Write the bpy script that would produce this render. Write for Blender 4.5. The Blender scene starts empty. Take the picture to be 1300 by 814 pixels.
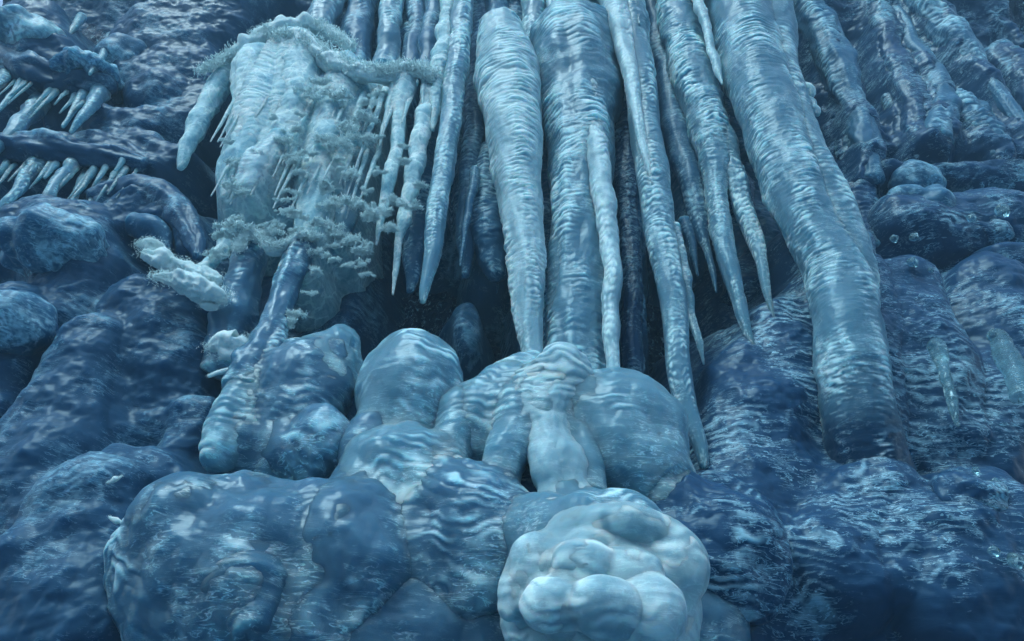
import bpy, math, random
import numpy as np
from mathutils import Matrix, Vector

random.seed(7)
RNG = np.random.default_rng(11)
scene = bpy.context.scene
COL = scene.collection

# ------------------------------------------------------------------ camera
W0, H0 = 1300.0, 814.0
PITCH = math.radians(42.0)
VPX, VPY = 70.0, 957.0
ROLL = math.atan2(VPX, VPY)
FPX = math.hypot(VPX, VPY) * math.tan(PITCH)
CAM = np.array([0.0, 0.0, 1.6])
Fv = np.array([0, math.cos(PITCH), math.sin(PITCH)])
R0 = np.array([1.0, 0, 0])
U0 = np.array([0, -math.sin(PITCH), math.cos(PITCH)])
Rv = math.cos(ROLL) * R0 + math.sin(ROLL) * U0
Uv = -math.sin(ROLL) * R0 + math.cos(ROLL) * U0


def at(px, py, Y):
    """world point on the vertical plane Y seen at this place of the photograph; returns point, metres per pixel"""
    d = Fv * FPX + Rv * (px - W0 / 2) - Uv * (py - H0 / 2)
    t = (Y - CAM[1]) / d[1]
    return CAM + d * t, t


cam_data = bpy.data.cameras.new('camera')
cam = bpy.data.objects.new('camera', cam_data)
COL.objects.link(cam)
M = Matrix(((Rv[0], Uv[0], -Fv[0]), (Rv[1], Uv[1], -Fv[1]), (Rv[2], Uv[2], -Fv[2])))
cam.matrix_world = Matrix.Translation(Vector(CAM)) @ M.to_4x4()
cam_data.sensor_width = 36.0
cam_data.lens = FPX / W0 * 36.0
cam_data.clip_end = 600
scene.camera = cam

# ------------------------------------------------------------------ noise
_perm = RNG.permutation(256)
_perm = np.concatenate([_perm, _perm, _perm])
_g = RNG.normal(size=(256, 3))
_g /= np.linalg.norm(_g, axis=1)[:, None]


def noise(p):
    """gradient noise, p (N,3) -> (N,) about -0.8..0.8"""
    pi = np.floor(p).astype(np.int64)
    f = p - pi
    pi &= 255
    u = f * f * f * (f * (f * 6 - 15) + 10)
    out = 0
    for dx in (0, 1):
        wx = u[:, 0] if dx else 1 - u[:, 0]
        a = _perm[(pi[:, 0] + dx) & 255]
        for dy in (0, 1):
            wy = u[:, 1] if dy else 1 - u[:, 1]
            b = _perm[a + ((pi[:, 1] + dy) & 255)]
            for dz in (0, 1):
                wz = u[:, 2] if dz else 1 - u[:, 2]
                h = _perm[b + ((pi[:, 2] + dz) & 255)]
                g = _g[h]
                dot = g[:, 0] * (f[:, 0] - dx) + g[:, 1] * (f[:, 1] - dy) + g[:, 2] * (f[:, 2] - dz)
                out = out + wx * wy * wz * dot
    return out * 1.5


def fbm(p, octv=4, gain=0.5, lac=2.03):
    a, s = 1.0, 0
    tot = 0
    for i in range(octv):
        s = s + a * noise(p + 17.3 * i)
        tot += a
        p = p * lac
        a *= gain
    return s / tot


def ridged(p, octv=3, gain=0.5):
    a, s, tot = 1.0, 0, 0
    for i in range(octv):
        s = s + a * (1 - np.abs(noise(p + 9.1 * i)) * 2.2)
        tot += a
        p = p * 2.1
        a *= gain
    return s / tot


# ------------------------------------------------------------------ materials
def new_mat(name):
    m = bpy.data.materials.new(name)
    m.use_nodes = True
    nt = m.node_tree
    nt.nodes.clear()
    out = nt.nodes.new('ShaderNodeOutputMaterial')
    bs = nt.nodes.new('ShaderNodeBsdfPrincipled')
    nt.links.new(bs.outputs[0], out.inputs[0])
    return m, nt, bs


def nd(nt, typ, **kw):
    n = nt.nodes.new(typ)
    for k, v in kw.items():
        if k in n.inputs:
            n.inputs[k].default_value = v
        else:
            setattr(n, k, v)
    return n


def mapping(nt, scale):
    tc = nd(nt, 'ShaderNodeTexCoord')
    mp = nd(nt, 'ShaderNodeMapping')
    mp.inputs['Scale'].default_value = scale
    nt.links.new(tc.outputs['Object'], mp.inputs[0])
    return mp


def math_node(nt, op, a, b=None, c=None, clamp=False):
    n = nt.nodes.new('ShaderNodeMath')
    n.operation = op
    n.use_clamp = clamp
    for i, v in enumerate((a, b, c)):
        if v is None:
            continue
        if isinstance(v, (int, float)):
            n.inputs[i].default_value = v
        else:
            nt.links.new(v, n.inputs[i])
    return n.outputs[0]


def ramp(nt, fac, stops):
    r = nt.nodes.new('ShaderNodeMapRange')
    r.clamp = True
    r.interpolation_type = 'SMOOTHSTEP'
    nt.links.new(fac, r.inputs[0])
    for i, v in enumerate(stops):
        r.inputs[i + 1].default_value = v
    return r.outputs[0]


def make_ice(name, clear, frosty, bias=0.0, rib=0.5, streak=0.5, patch=0.6, rough=(0.16, 0.5),
             trans=0.25, veins=0.0, bump=0.5, sss=0.25, fine=1.0, coat=0.15, mott=0.22, scale=0.45):
    m, nt, bs = new_mat(name)
    L = nt.links.new
    at_ = nd(nt, 'ShaderNodeAttribute', attribute_name='frost')
    # wavy level streaks (frost lines, also painting sky reflections into the colour)
    mp = mapping(nt, (1.0, 1.0, 6.0))
    warp = nd(nt, 'ShaderNodeTexNoise', Scale=1.6, Detail=2.0)
    L(mp.outputs[0], warp.inputs['Vector'])
    addv = nd(nt, 'ShaderNodeVectorMath', operation='MULTIPLY_ADD')
    L(warp.outputs['Color'], addv.inputs[0])
    addv.inputs[1].default_value = (0.9, 0.9, 2.4)
    L(mp.outputs[0], addv.inputs[2])
    st = nd(nt, 'ShaderNodeTexNoise', Scale=3.6 * fine, Detail=4.0, Roughness=0.55)
    L(addv.outputs[0], st.inputs['Vector'])
    d = math_node(nt, 'ABSOLUTE', math_node(nt, 'SUBTRACT', st.outputs['Fac'], 0.53))
    line = ramp(nt, d, (0.0, 0.032, 1.0, 0.0))
    st2 = ramp(nt, st.outputs['Fac'], (0.52, 0.70, 0.0, 1.0))
    # large milky patches
    mp2 = mapping(nt, (1, 1, 0.8))
    pa = nd(nt, 'ShaderNodeTexNoise', Scale=1.3, Detail=6.0, Roughness=0.62)
    L(mp2.outputs[0], pa.inputs['Vector'])
    pf = ramp(nt, pa.outputs['Fac'], (0.38, 0.66, -0.5, 0.5))
    # small mottling
    fi = nd(nt, 'ShaderNodeTexNoise', Scale=22.0, Detail=4.0, Roughness=0.6)
    L(mp2.outputs[0], fi.inputs['Vector'])
    ff = ramp(nt, fi.outputs['Fac'], (0.35, 0.68, -0.5, 0.5))
    gate = ramp(nt, pa.outputs['Fac'], (0.36, 0.58, 0.15, 1.0))
    s = math_node(nt, 'MULTIPLY', at_.outputs['Fac'], rib)
    s = math_node(nt, 'ADD', s, math_node(nt, 'MULTIPLY', math_node(nt, 'MULTIPLY', line, gate), streak * 0.95))
    s = math_node(nt, 'ADD', s, math_node(nt, 'MULTIPLY', math_node(nt, 'MULTIPLY', st2, gate), streak * 0.35))
    s = math_node(nt, 'ADD', s, math_node(nt, 'MULTIPLY', pf, patch))
    s = math_node(nt, 'ADD', s, math_node(nt, 'MULTIPLY', ff, mott))
    if veins:
        vw = nd(nt, 'ShaderNodeTexNoise', Scale=2.4, Detail=4.0)
        L(mp2.outputs[0], vw.inputs['Vector'])
        va = nd(nt, 'ShaderNodeVectorMath', operation='MULTIPLY_ADD')
        L(vw.outputs['Color'], va.inputs[0])
        va.inputs[1].default_value = (0.7, 0.7, 0.7)
        L(mp2.outputs[0], va.inputs[2])
        vo = nd(nt, 'ShaderNodeTexVoronoi', feature='DISTANCE_TO_EDGE', Scale=2.6)
        L(va.outputs[0], vo.inputs['Vector'])
        vf = ramp(nt, vo.outputs['Distance'], (0.0, 0.07, 1.0, 0.0))
        s = math_node(nt, 'ADD', s, math_node(nt, 'MULTIPLY', math_node(nt, 'MULTIPLY', vf, gate), veins))
    s = math_node(nt, 'ADD', s, bias, clamp=True)
    mix = nd(nt, 'ShaderNodeMix', data_type='RGBA')
    L(s, mix.inputs['Factor'])
    mix.inputs['A'].default_value = (*clear, 1)
    mix.inputs['B'].default_value = (*frosty, 1)
    dp = nd(nt, 'ShaderNodeAttribute', attribute_name='clearness')
    mix2 = nd(nt, 'ShaderNodeMix', data_type='RGBA')
    L(math_node(nt, 'MULTIPLY', dp.outputs['Fac'], math_node(nt, 'SUBTRACT', 1.25, s), clamp=True), mix2.inputs['Factor'])
    L(mix.outputs['Result'], mix2.inputs['A'])
    mix2.inputs['B'].default_value = (0.017, 0.066, 0.145, 1)
    L(mix2.outputs['Result'], bs.inputs['Base Color'])
    rr = ramp(nt, s, (0.0, 1.0, rough[0], rough[1]))
    L(rr, bs.inputs['Roughness'])
    tr = ramp(nt, s, (0.1, 0.8, trans, 0.0))
    L(tr, bs.inputs['Transmission Weight'])
    bs.inputs['IOR'].default_value = 1.31
    bs.inputs['Subsurface Weight'].default_value = sss
    bs.inputs['Subsurface Radius'].default_value = (0.35, 0.8, 1.0)
    bs.inputs['Subsurface Scale'].default_value = scale
    bs.inputs['Coat Weight'].default_value = coat
    bs.inputs['Coat Roughness'].default_value = 0.16
    bs.inputs['Specular Tint'].default_value = (0.45, 0.85, 1.0, 1)
    bs.inputs['Coat Tint'].default_value = (0.6, 0.9, 1.0, 1)
    bs.inputs['Coat IOR'].default_value = 1.45
    # bump
    b1 = nd(nt, 'ShaderNodeBump', Strength=bump, Distance=0.05)
    L(st.outputs['Fac'], b1.inputs['Height'])
    b2 = nd(nt, 'ShaderNodeBump', Strength=bump * 0.55, Distance=0.012)
    L(fi.outputs['Fac'], b2.inputs['Height'])
    L(b1.outputs[0], b2.inputs['Normal'])
    L(b2.outputs[0], bs.inputs['Normal'])
    L(b2.outputs[0], bs.inputs['Coat Normal'])
    return m


MAT = {}
FR = (0.74, 0.95, 0.97)
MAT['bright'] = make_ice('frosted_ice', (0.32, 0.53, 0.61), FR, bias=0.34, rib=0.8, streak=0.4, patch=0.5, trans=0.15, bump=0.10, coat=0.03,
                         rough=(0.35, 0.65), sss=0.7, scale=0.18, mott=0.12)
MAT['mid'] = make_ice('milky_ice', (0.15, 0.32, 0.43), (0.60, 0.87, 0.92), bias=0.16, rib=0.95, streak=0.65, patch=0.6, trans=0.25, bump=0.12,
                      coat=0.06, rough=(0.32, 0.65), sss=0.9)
MAT['dim'] = make_ice('shade_toned_blue_ice', (0.05, 0.15, 0.25), (0.42, 0.69, 0.79), bias=0.04, rib=0.7, streak=0.75, patch=0.6, trans=0.0, bump=0.12,  # blue ice toned down, dimness of recessed columns put into its colour
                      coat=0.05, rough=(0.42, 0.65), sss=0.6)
MAT['dark'] = make_ice('clear_ice_edge_dimmed', (0.017, 0.066, 0.145), (0.40, 0.67, 0.78), bias=-0.06, rib=0.5, streak=1.0, patch=0.5,  # clear ice, with brightness falloff towards the sides painted into its colour
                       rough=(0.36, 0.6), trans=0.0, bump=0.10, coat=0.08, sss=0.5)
MAT['veined'] = make_ice('veined_frost_ice', (0.24, 0.48, 0.57), (0.74, 0.97, 0.99), bias=0.40, rib=0.4, streak=0.2, patch=0.6, veins=0.7,
                         trans=0.0, bump=0.15, coat=0.0, rough=(0.5, 0.75), sss=0.5)
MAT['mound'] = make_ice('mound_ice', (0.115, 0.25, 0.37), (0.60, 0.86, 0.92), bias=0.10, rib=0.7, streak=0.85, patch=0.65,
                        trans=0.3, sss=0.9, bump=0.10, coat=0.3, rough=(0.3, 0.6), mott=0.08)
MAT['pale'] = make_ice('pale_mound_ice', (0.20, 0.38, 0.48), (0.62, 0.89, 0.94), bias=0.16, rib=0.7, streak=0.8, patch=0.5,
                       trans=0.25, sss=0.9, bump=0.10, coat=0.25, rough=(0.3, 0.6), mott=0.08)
MAT['soft'] = make_ice('smooth_ice_edge_dimmed', (0.025, 0.085, 0.165), (0.32, 0.57, 0.69), bias=-0.04, rib=0.3, streak=0.6, patch=0.6,  # smooth ice, darkened in colour to carry the falloff at the sides
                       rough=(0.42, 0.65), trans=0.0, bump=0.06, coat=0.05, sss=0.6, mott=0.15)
MAT['glass'] = make_ice('glassy_ice', (0.35, 0.68, 0.78), (0.8, 1.0, 1.0), bias=0.1, rib=0.4, streak=0.4, patch=0.4,
                        rough=(0.05, 0.2), trans=0.8, sss=0.0)


def make_snow():
    m, nt, bs = new_mat('rime_snow')
    L = nt.links.new
    mp = mapping(nt, (1, 1, 1))
    n = nd(nt, 'ShaderNodeTexNoise', Scale=26.0, Detail=5.0, Roughness=0.7)
    L(mp.outputs[0], n.inputs['Vector'])
    f = ramp(nt, n.outputs['Fac'], (0.3, 0.65, 0.0, 1.0))
    mix = nd(nt, 'ShaderNodeMix', data_type='RGBA')
    L(f, mix.inputs['Factor'])
    mix.inputs['A'].default_value = (0.64, 0.93, 0.98, 1)
    mix.inputs['B'].default_value = (0.82, 1.0, 1.0, 1)
    L(mix.outputs['Result'], bs.inputs['Base Color'])
    bs.inputs['Roughness'].default_value = 0.75
    bs.inputs['Subsurface Weight'].default_value = 0.25
    bs.inputs['Subsurface Radius'].default_value = (0.5, 0.9, 1.0)
    bs.inputs['Subsurface Scale'].default_value = 0.05
    b = nd(nt, 'ShaderNodeBump', Strength=0.7, Distance=0.03)
    L(n.outputs['Fac'], b.inputs['Height'])
    L(b.outputs[0], bs.inputs['Normal'])
    return m


MAT['snow'] = make_snow()


def make_rime():
    m, nt, bs = new_mat('rime_crystals')
    bs.inputs['Base Color'].default_value = (0.74, 0.98, 1.0, 1)
    bs.inputs['Roughness'].default_value = 0.8
    return m


MAT['rime'] = make_rime()


def make_rock():
    m, nt, bs = new_mat('wet_dark_rock')
    L = nt.links.new
    mp = mapping(nt, (1, 1, 0.7))
    n = nd(nt, 'ShaderNodeTexNoise', Scale=3.0, Detail=8.0, Roughness=0.65)
    L(mp.outputs[0], n.inputs['Vector'])
    n2 = nd(nt, 'ShaderNodeTexNoise', Scale=9.0, Detail=8.0, Roughness=0.8, Distortion=1.2)
    L(mp.outputs[0], n2.inputs['Vector'])
    ice = ramp(nt, n2.outputs['Fac'], (0.53, 0.60, 0.0, 1.0))  # pale ice specks, also painting glints into the rock colour
    gate = ramp(nt, n.outputs['Fac'], (0.36, 0.52, 0.0, 1.0))
    s = math_node(nt, 'MULTIPLY', ice, gate)
    mix = nd(nt, 'ShaderNodeMix', data_type='RGBA')
    L(s, mix.inputs['Factor'])
    mix.inputs['A'].default_value = (0.004, 0.025, 0.085, 1)
    mix.inputs['B'].default_value = (0.45, 0.75, 0.85, 1)
    L(mix.outputs['Result'], bs.inputs['Base Color'])
    bs.inputs['Roughness'].default_value = 0.42
    bs.inputs['Specular Tint'].default_value = (0.3, 0.7, 1.0, 1)
    b = nd(nt, 'ShaderNodeBump', Strength=1.0, Distance=0.06)
    L(n2.outputs['Fac'], b.inputs['Height'])
    L(b.outputs[0], bs.inputs['Normal'])
    return m


MAT['rock'] = make_rock()


def make_wood():
    m, nt, bs = new_mat('dark_bark')
    bs.inputs['Base Color'].default_value = (0.03, 0.09, 0.16, 1)
    n = nd(nt, 'ShaderNodeTexNoise', Scale=40.0, Detail=4.0)
    b = nd(nt, 'ShaderNodeBump', Strength=0.6, Distance=0.01)
    nt.links.new(n.outputs['Fac'], b.inputs['Height'])
    nt.links.new(b.outputs[0], bs.inputs['Normal'])
    bs.inputs['Roughness'].default_value = 0.6
    return m


MAT['twig'] = make_wood()


def make_ground():
    m, nt, bs = new_mat('snowy_ground_added_slope')
    L = nt.links.new
    mp = mapping(nt, (1, 1, 1))
    n = nd(nt, 'ShaderNodeTexNoise', Scale=0.35, Detail=8.0, Roughness=0.7)
    L(mp.outputs[0], n.inputs['Vector'])
    f = ramp(nt, n.outputs['Fac'], (0.50, 0.66, 0.0, 1.0))
    mix = nd(nt, 'ShaderNodeMix', data_type='RGBA')
    L(f, mix.inputs['Factor'])
    mix.inputs['A'].default_value = (0.04, 0.10, 0.16, 1)
    mix.inputs['B'].default_value = (0.45, 0.62, 0.72, 1)
    L(mix.outputs['Result'], bs.inputs['Base Color'])
    bs.inputs['Roughness'].default_value = 0.9
    return m


MAT['ground'] = make_ground()


# ------------------------------------------------------------------ mesh output
def link_mesh(name, V, F, mat, origin=None, frost=None, parent=None, label=None, cat=None, group=None, kind=None, smooth=True):
    V = np.asarray(V, dtype=np.float32)
    if parent is not None:
        org = np.array(parent.location, dtype=np.float32)
        V = V - org
    elif origin is not None:
        org = np.asarray(origin, dtype=np.float32)
        V = V - org
    me = bpy.data.meshes.new(name)
    F = np.asarray(F, dtype=np.int32)
    k = F.shape[1]
    me.vertices.add(len(V))
    me.vertices.foreach_set('co', V.ravel())
    me.loops.add(F.size)
    me.loops.foreach_set('vertex_index', F.ravel())
    me.polygons.add(len(F))
    me.polygons.foreach_set('loop_start', np.arange(0, F.size, k, dtype=np.int32))
    me.update(calc_edges=True)
    me.validate()
    if smooth and len(me.polygons):
        me.polygons.foreach_set('use_smooth', np.ones(len(me.polygons), dtype=bool))
    if frost is not None and len(me.vertices) == len(frost):
        a = me.attributes.new('frost', 'FLOAT', 'POINT')
        a.data.foreach_set('value', np.asarray(frost, dtype=np.float32))
    me.materials.append(MAT[mat])
    o = bpy.data.objects.new(name, me)
    COL.objects.link(o)
    if parent is not None:
        o.parent = parent
    elif origin is not None:
        o.location = [float(v) for v in org]
    tag(o, label, cat, group, kind)
    return o


def tag(o, label=None, cat=None, group=None, kind=None):
    if label: o['label'] = label
    if cat: o['category'] = cat
    if group: o['group'] = group
    if kind: o['kind'] = kind


def grid_faces(n, m, wrap):
    """n rings of m verts"""
    i = np.arange(n - 1)[:, None]
    mm = m if wrap else m - 1
    j = np.arange(mm)[None, :]
    j2 = (j + 1) % m
    a = i * m + j
    b = i * m + j2
    c = (i + 1) * m + j2
    d = (i + 1) * m + j
    return np.stack([a, b, c, d], -1).reshape(-1, 4)


def catmull(P, n):
    P = np.asarray(P, float)
    d = np.r_[0, np.cumsum(np.maximum(np.linalg.norm(np.diff(P[:, :3], axis=0), axis=1), 1e-4))]
    t = np.linspace(0, d[-1], n)
    # monotone-ish cubic hermite
    m = np.zeros_like(P)
    h = np.diff(d)[:, None]
    sl = np.diff(P, axis=0) / h
    m[1:-1] = 0.5 * (sl[1:] + sl[:-1])
    m[0], m[-1] = sl[0], sl[-1]
    k = np.clip(np.searchsorted(d, t, side='right') - 1, 0, len(P) - 2)
    hh = np.diff(d)[k][:, None]
    u = ((t - d[k]) / np.diff(d)[k])[:, None]
    return ((2 * u**3 - 3 * u**2 + 1) * P[k] + (u**3 - 2 * u**2 + u) * hh * m[k] + (-2 * u**3 + 3 * u**2) * P[k + 1]
            + (u**3 - u**2) * hh * m[k + 1]), t


SEED = [0]
BLOBS = []       # ellipsoids of the mounds, so that the apron can grow a fillet round their feet
LOBES = set()


def world_path(pts, Y):
    if isinstance(Y, (int, float)):
        Y = (Y, Y)
    ys = [p[1] for p in pts]
    y0, y1 = ys[0], ys[-1]
    out = []
    for p in pts:
        if len(p) > 3:
            yy = p[3]
        else:
            f = (p[1] - y0) / (y1 - y0 if abs(y1 - y0) > 1e-6 else 1)
            yy = Y[0] + (Y[1] - Y[0]) * f
        w, mpp = at(p[0], p[1], yy)
        out.append((w[0], w[1], w[2], p[2] * mpp, mpp))
    if pts[0][1] <= 1:
        # hanging from higher up, out of the picture
        w = np.array(out[0])
        top = w.copy()
        top[2] += 3.6
        top[3] *= 1.25
        top[1] += 0.1
        out.insert(0, tuple(top))
    return np.array(out)


def tube_mesh(pts, Y, rib=0.09, ribpx=7.0, lump=0.12, rough=0.03, flute=0.05, flat=1.0, close_top=False, res=2.6, knob=0.0):
    SEED[0] += 1
    sd = SEED[0] * 13.7
    ribpx = ribpx * (0.8 + 0.8 * ((SEED[0] * 0.618) % 1))
    rib = rib * (0.55 + 0.65 * ((SEED[0] * 0.377) % 1))
    Wp = world_path(pts, Y)
    ln = np.linalg.norm(np.diff(Wp[:, :3], axis=0), axis=1)
    mpp = Wp[:, 4].mean()
    n = int(np.clip(ln.sum() / (res * 0.8 * mpp), 16, 700))
    P, t = catmull(Wp, n)
    rmax = P[:, 3].max()
    m = int(np.clip(2 * math.pi * rmax / (res * mpp), 14, 190))
    c = P[:, :3]
    r = np.maximum(P[:, 3], 0.1 * mpp)
    T = np.gradient(c, axis=0)
    T /= np.linalg.norm(T, axis=1)[:, None]
    e1 = np.cross(T, np.array([0, 1.0, 0]))
    e1 /= np.linalg.norm(e1, axis=1)[:, None]
    e2 = np.cross(T, e1)
    th = np.linspace(0, 2 * math.pi, m, endpoint=False)
    C, S = np.cos(th)[None, :, None], np.sin(th)[None, :, None]
    s1 = np.cumsum(np.r_[0, np.linalg.norm(np.diff(c, axis=0), axis=1)]) / (max(30 * mpp, 2.6 * rmax))
    one = np.stack([s1, 0 * s1 + sd, 0 * s1], 1)
    kk = min(1.0, 14 * mpp / rmax)
    r = r * (1 + (0.06 + 0.14 * kk) * noise(one) + 0.12 * kk * noise(one * 2.7 + 5))
    wob = np.minimum(r, 10 * mpp) * np.clip(s1 * 0.8, 0, 1)
    c = c + np.stack([noise(one * 0.8 + 31), noise(one * 0.8 + 47), 0 * s1], 1) * wob[:, None] * 0.45
    dirs = e1[:, None, :] * C + e2[:, None, :] * S * flat
    base = c[:, None, :] + dirs * r[:, None, None]
    bp = base.reshape(-1, 3)
    rr = np.repeat(r, m)
    # cylinder coordinates: (unit direction * r, s)
    sp = ribpx * P[:, 4]
    s = np.cumsum(np.r_[0, np.linalg.norm(np.diff(c, axis=0), axis=1)] / sp)
    s = s + 1.6 * noise(np.stack([s * 0.11, 0 * s + sd, 0 * s], 1))
    s2 = np.repeat(s, m)
    thr = np.tile(th, n)
    cyl = np.stack([np.cos(thr) * 1.2, np.sin(thr) * 1.2, s2 * 0.35], 1) + sd
    warp = noise(cyl) * 1.1 + noise(cyl * 2.7) * 0.35
    ph = s2 + warp
    fr = ph - np.floor(ph)
    prof = np.sin(math.pi * fr) ** 0.6
    ridn = noise(np.stack([np.floor(ph) * 0.73 + sd, np.cos(thr) * 1.6, np.sin(thr) * 1.6], 1))
    area = np.clip(0.55 + 1.0 * noise(np.stack([np.cos(thr) * 1.1, np.sin(thr) * 1.1, s2 * 0.07], 1) + sd * 2), 0.12, 1.25)
    ribh = prof * area * (0.75 + 0.7 * ridn)
    low = fbm(np.stack([np.cos(thr) * 0.9, np.sin(thr) * 0.9, s2 * 0.13], 1) + sd * 3, 3)
    fl = np.clip(0.5 + 0.9 * noise(np.stack([np.cos(thr) * 2.2, np.sin(thr) * 2.2, s2 * 0.10], 1) + sd * 5), 0, 1)
    px = 1 / np.repeat(P[:, 4], m)
    hf = fbm(bp * px[:, None] * 0.09 + sd, 3)
    kn = 0
    if knob:
        kn = np.clip(noise(bp * px[:, None] * 0.045 + sd * 7) * 2.2 - 0.25, 0, 1.2) * knob
    crest = prof ** 3 * np.clip(area * 1.5 - 0.25, 0, 1.3) * (0.7 + 1.1 * noise(np.stack([np.floor(ph) * 0.73 + sd * 9, np.cos(thr) * 3.1, np.sin(thr) * 3.1], 1)))
    # rib height is bounded by the pixel spacing so wide columns keep fine rings
    amp = np.minimum(rr, ribpx * 4.5 / px)
    disp = 1.35 * rib * (ribh - 0.5) * amp + lump * low * rr * 1.3 - flute * (1 - fl) * rr + rough * hf * amp + kn * amp
    tip = np.clip(np.repeat(r, m) * px / 3.0, 0.15, 1)
    V = bp + (dirs.reshape(-1, 3)) * (disp * tip)[:, None]
    F = grid_faces(n, m, True)
    # close the ends
    a = V[:m].mean(0) - T[0] * (0.35 * r[0] if close_top else 0)
    b = V[-m:].mean(0) + T[-1] * 0.5 * r[-1]
    V = np.vstack([V, a, b])
    j = np.arange(m)
    ia, ib = n * m, n * m + 1
    capa = np.stack([np.full(m, ia), (j + 1) % m, j, j], 1)
    capb = np.stack([np.full(m, ib), (n - 1) * m + j, (n - 1) * m + (j + 1) % m, (n - 1) * m + (j + 1) % m], 1)
    fa = np.r_[crest * 1.2 - 0.28 + 0.35 * (fl - 0.5), 0, 0]
    return V, F, capa[:, :3], capb[:, :3], fa, c[-1]


def tube(name, label, cat, group, pts, Y, mat='mid', parent=None, **kw):
    V, F, ca, cb, fa, foot = tube_mesh(pts, Y, **kw)
    # caps as degenerate-free triangles turned to quads is avoided: build all as triangles
    tri = np.vstack([F[:, [0, 1, 2]], F[:, [0, 2, 3]], ca, cb])
    o = link_mesh(name, V, tri, mat, origin=None if parent is not None else foot, frost=fa, parent=parent,
                  label=label, cat=cat, group=group)
    return o


def ellip_mesh(cx, cy, rx, ry, Y, rib=0.016, ribpx=12.0, lump=0.12, rough=0.012, tilt=0.0, deep=0.9, down=0.0, lobes=0.0, res=2.8,
               terr=0.0):
    """a bulging mass of ice; down stretches the lower half"""
    SEED[0] += 1
    sd = SEED[0] * 7.9
    c, mpp = at(cx, cy, Y)
    d = c - CAM
    el = math.atan2(d[2], math.hypot(d[0], d[1]))
    a = rx * mpp
    b = a * deep
    cz0 = 0
    cz = math.sqrt(max((ry * mpp) ** 2 - (b * math.sin(el)) ** 2, (0.45 * ry * mpp) ** 2)) / math.cos(el)
    BLOBS.append(('blob', c, a * 0.96, b * 0.92, cz * 0.96))
    m = int(np.clip(2 * math.pi * max(a, cz) / (res * mpp), 24, 330))
    n = int(m * 0.55)
    ph = np.linspace(0.004, math.pi - 0.004, n)
    th = np.linspace(0, 2 * math.pi, m, endpoint=False)
    PH, TH = np.meshgrid(ph, th, indexing='ij')
    U = np.stack([np.sin(PH) * np.cos(TH), np.sin(PH) * np.sin(TH), np.cos(PH)], -1).reshape(-1, 3)
    loc = U * np.array([a, b, cz])
    if down:
        low = loc[:, 2] < 0
        loc[low, 2] *= 1 + down
        k = 1 - 0.0 * loc[:, 2]
    N = U / np.array([a, b, cz])
    N /= np.linalg.norm(N, axis=1)[:, None]
    sc = 1 / min(a, cz)
    q = loc * sc
    disp = lump * a * (fbm(q * 1.1 + sd, 2, 0.4) * 2.4)
    if lobes:
        L1 = np.abs(noise(q * np.array([1.9, 1.9, 1.6]) + sd * 2))
        disp += lobes * a * (np.sqrt(np.clip(L1 * 2.2, 0, 1)) - 0.5)
    s = loc[:, 2] / (ribpx * mpp)
    wq = q * np.array([1.6, 1.6, 1.6]) + sd
    phs = s + 1.6 * noise(wq) + 0.9 * noise(wq * 2.3) + 0.3 * noise(wq * 5)
    fr = phs - np.floor(phs)
    prof = np.sin(math.pi * fr) ** 0.6
    area = np.clip(0.5 + 1.0 * noise(q * 1.3 + sd * 4), 0.0, 1.2)
    ribh = prof * area
    disp += rib * a * (ribh - 0.4)
    disp += rough * a * fbm(loc / mpp * 0.07 + sd, 4)
    if terr:
        tt = loc[:, 2] / (38 * mpp) + 0.8 * noise(q * 1.2 + sd * 5)
        tf = tt - np.floor(tt)
        disp += terr * a * (np.sin(math.pi * tf) ** 0.5 - 0.6)
    loc = loc + N * disp[:, None]
    if tilt:
        R = np.array(Matrix.Rotation(math.radians(tilt), 3, 'Y'))
        loc = loc @ R.T
    V = loc + c
    F = grid_faces(n, m, True)
    fa = prof ** 3 * area * 1.2 - 0.25
    V = np.vstack([V, V[:m].mean(0), V[-m:].mean(0)])
    j = np.arange(m)
    ca = np.stack([np.full(m, n * m), (j + 1) % m, j], 1)
    cb = np.stack([np.full(m, n * m + 1), (n - 1) * m + j, (n - 1) * m + (j + 1) % m], 1)
    tri = np.vstack([F[:, [0, 1, 2]], F[:, [0, 2, 3]], ca, cb])
    # outward winding
    fa = np.r_[fa, 0, 0]
    base = c.copy()
    base[2] -= cz * (1 + down) * 0.95
    return V, tri[:, ::-1], fa, base


def mound(name, label, cat, group, e, mat='mound', parent=None, **kw):
    if parent is not None:
        LOBES.add(len(BLOBS))
    V, tri, fa, base = ellip_mesh(*e, **kw)
    return link_mesh(name, V, tri, mat, origin=base, frost=fa, parent=parent, label=label, cat=cat, group=group)


# ------------------------------------------------------------------ height field sheets on the cliff
def cliff_y(X, Z):
    """front of the bare rock"""
    def sst(a, b, x):
        u = np.clip((x - a) / (b - a), 0, 1)
        return u * u * (3 - 2 * u)
    y = 9.25 - 0.7 * sst(9.0, 3.0, Z) - 1.7 * sst(17.5, 23.5, Z)
    y = y - 0.6 * sst(2.5, 7.0, np.abs(X))
    return y


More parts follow.
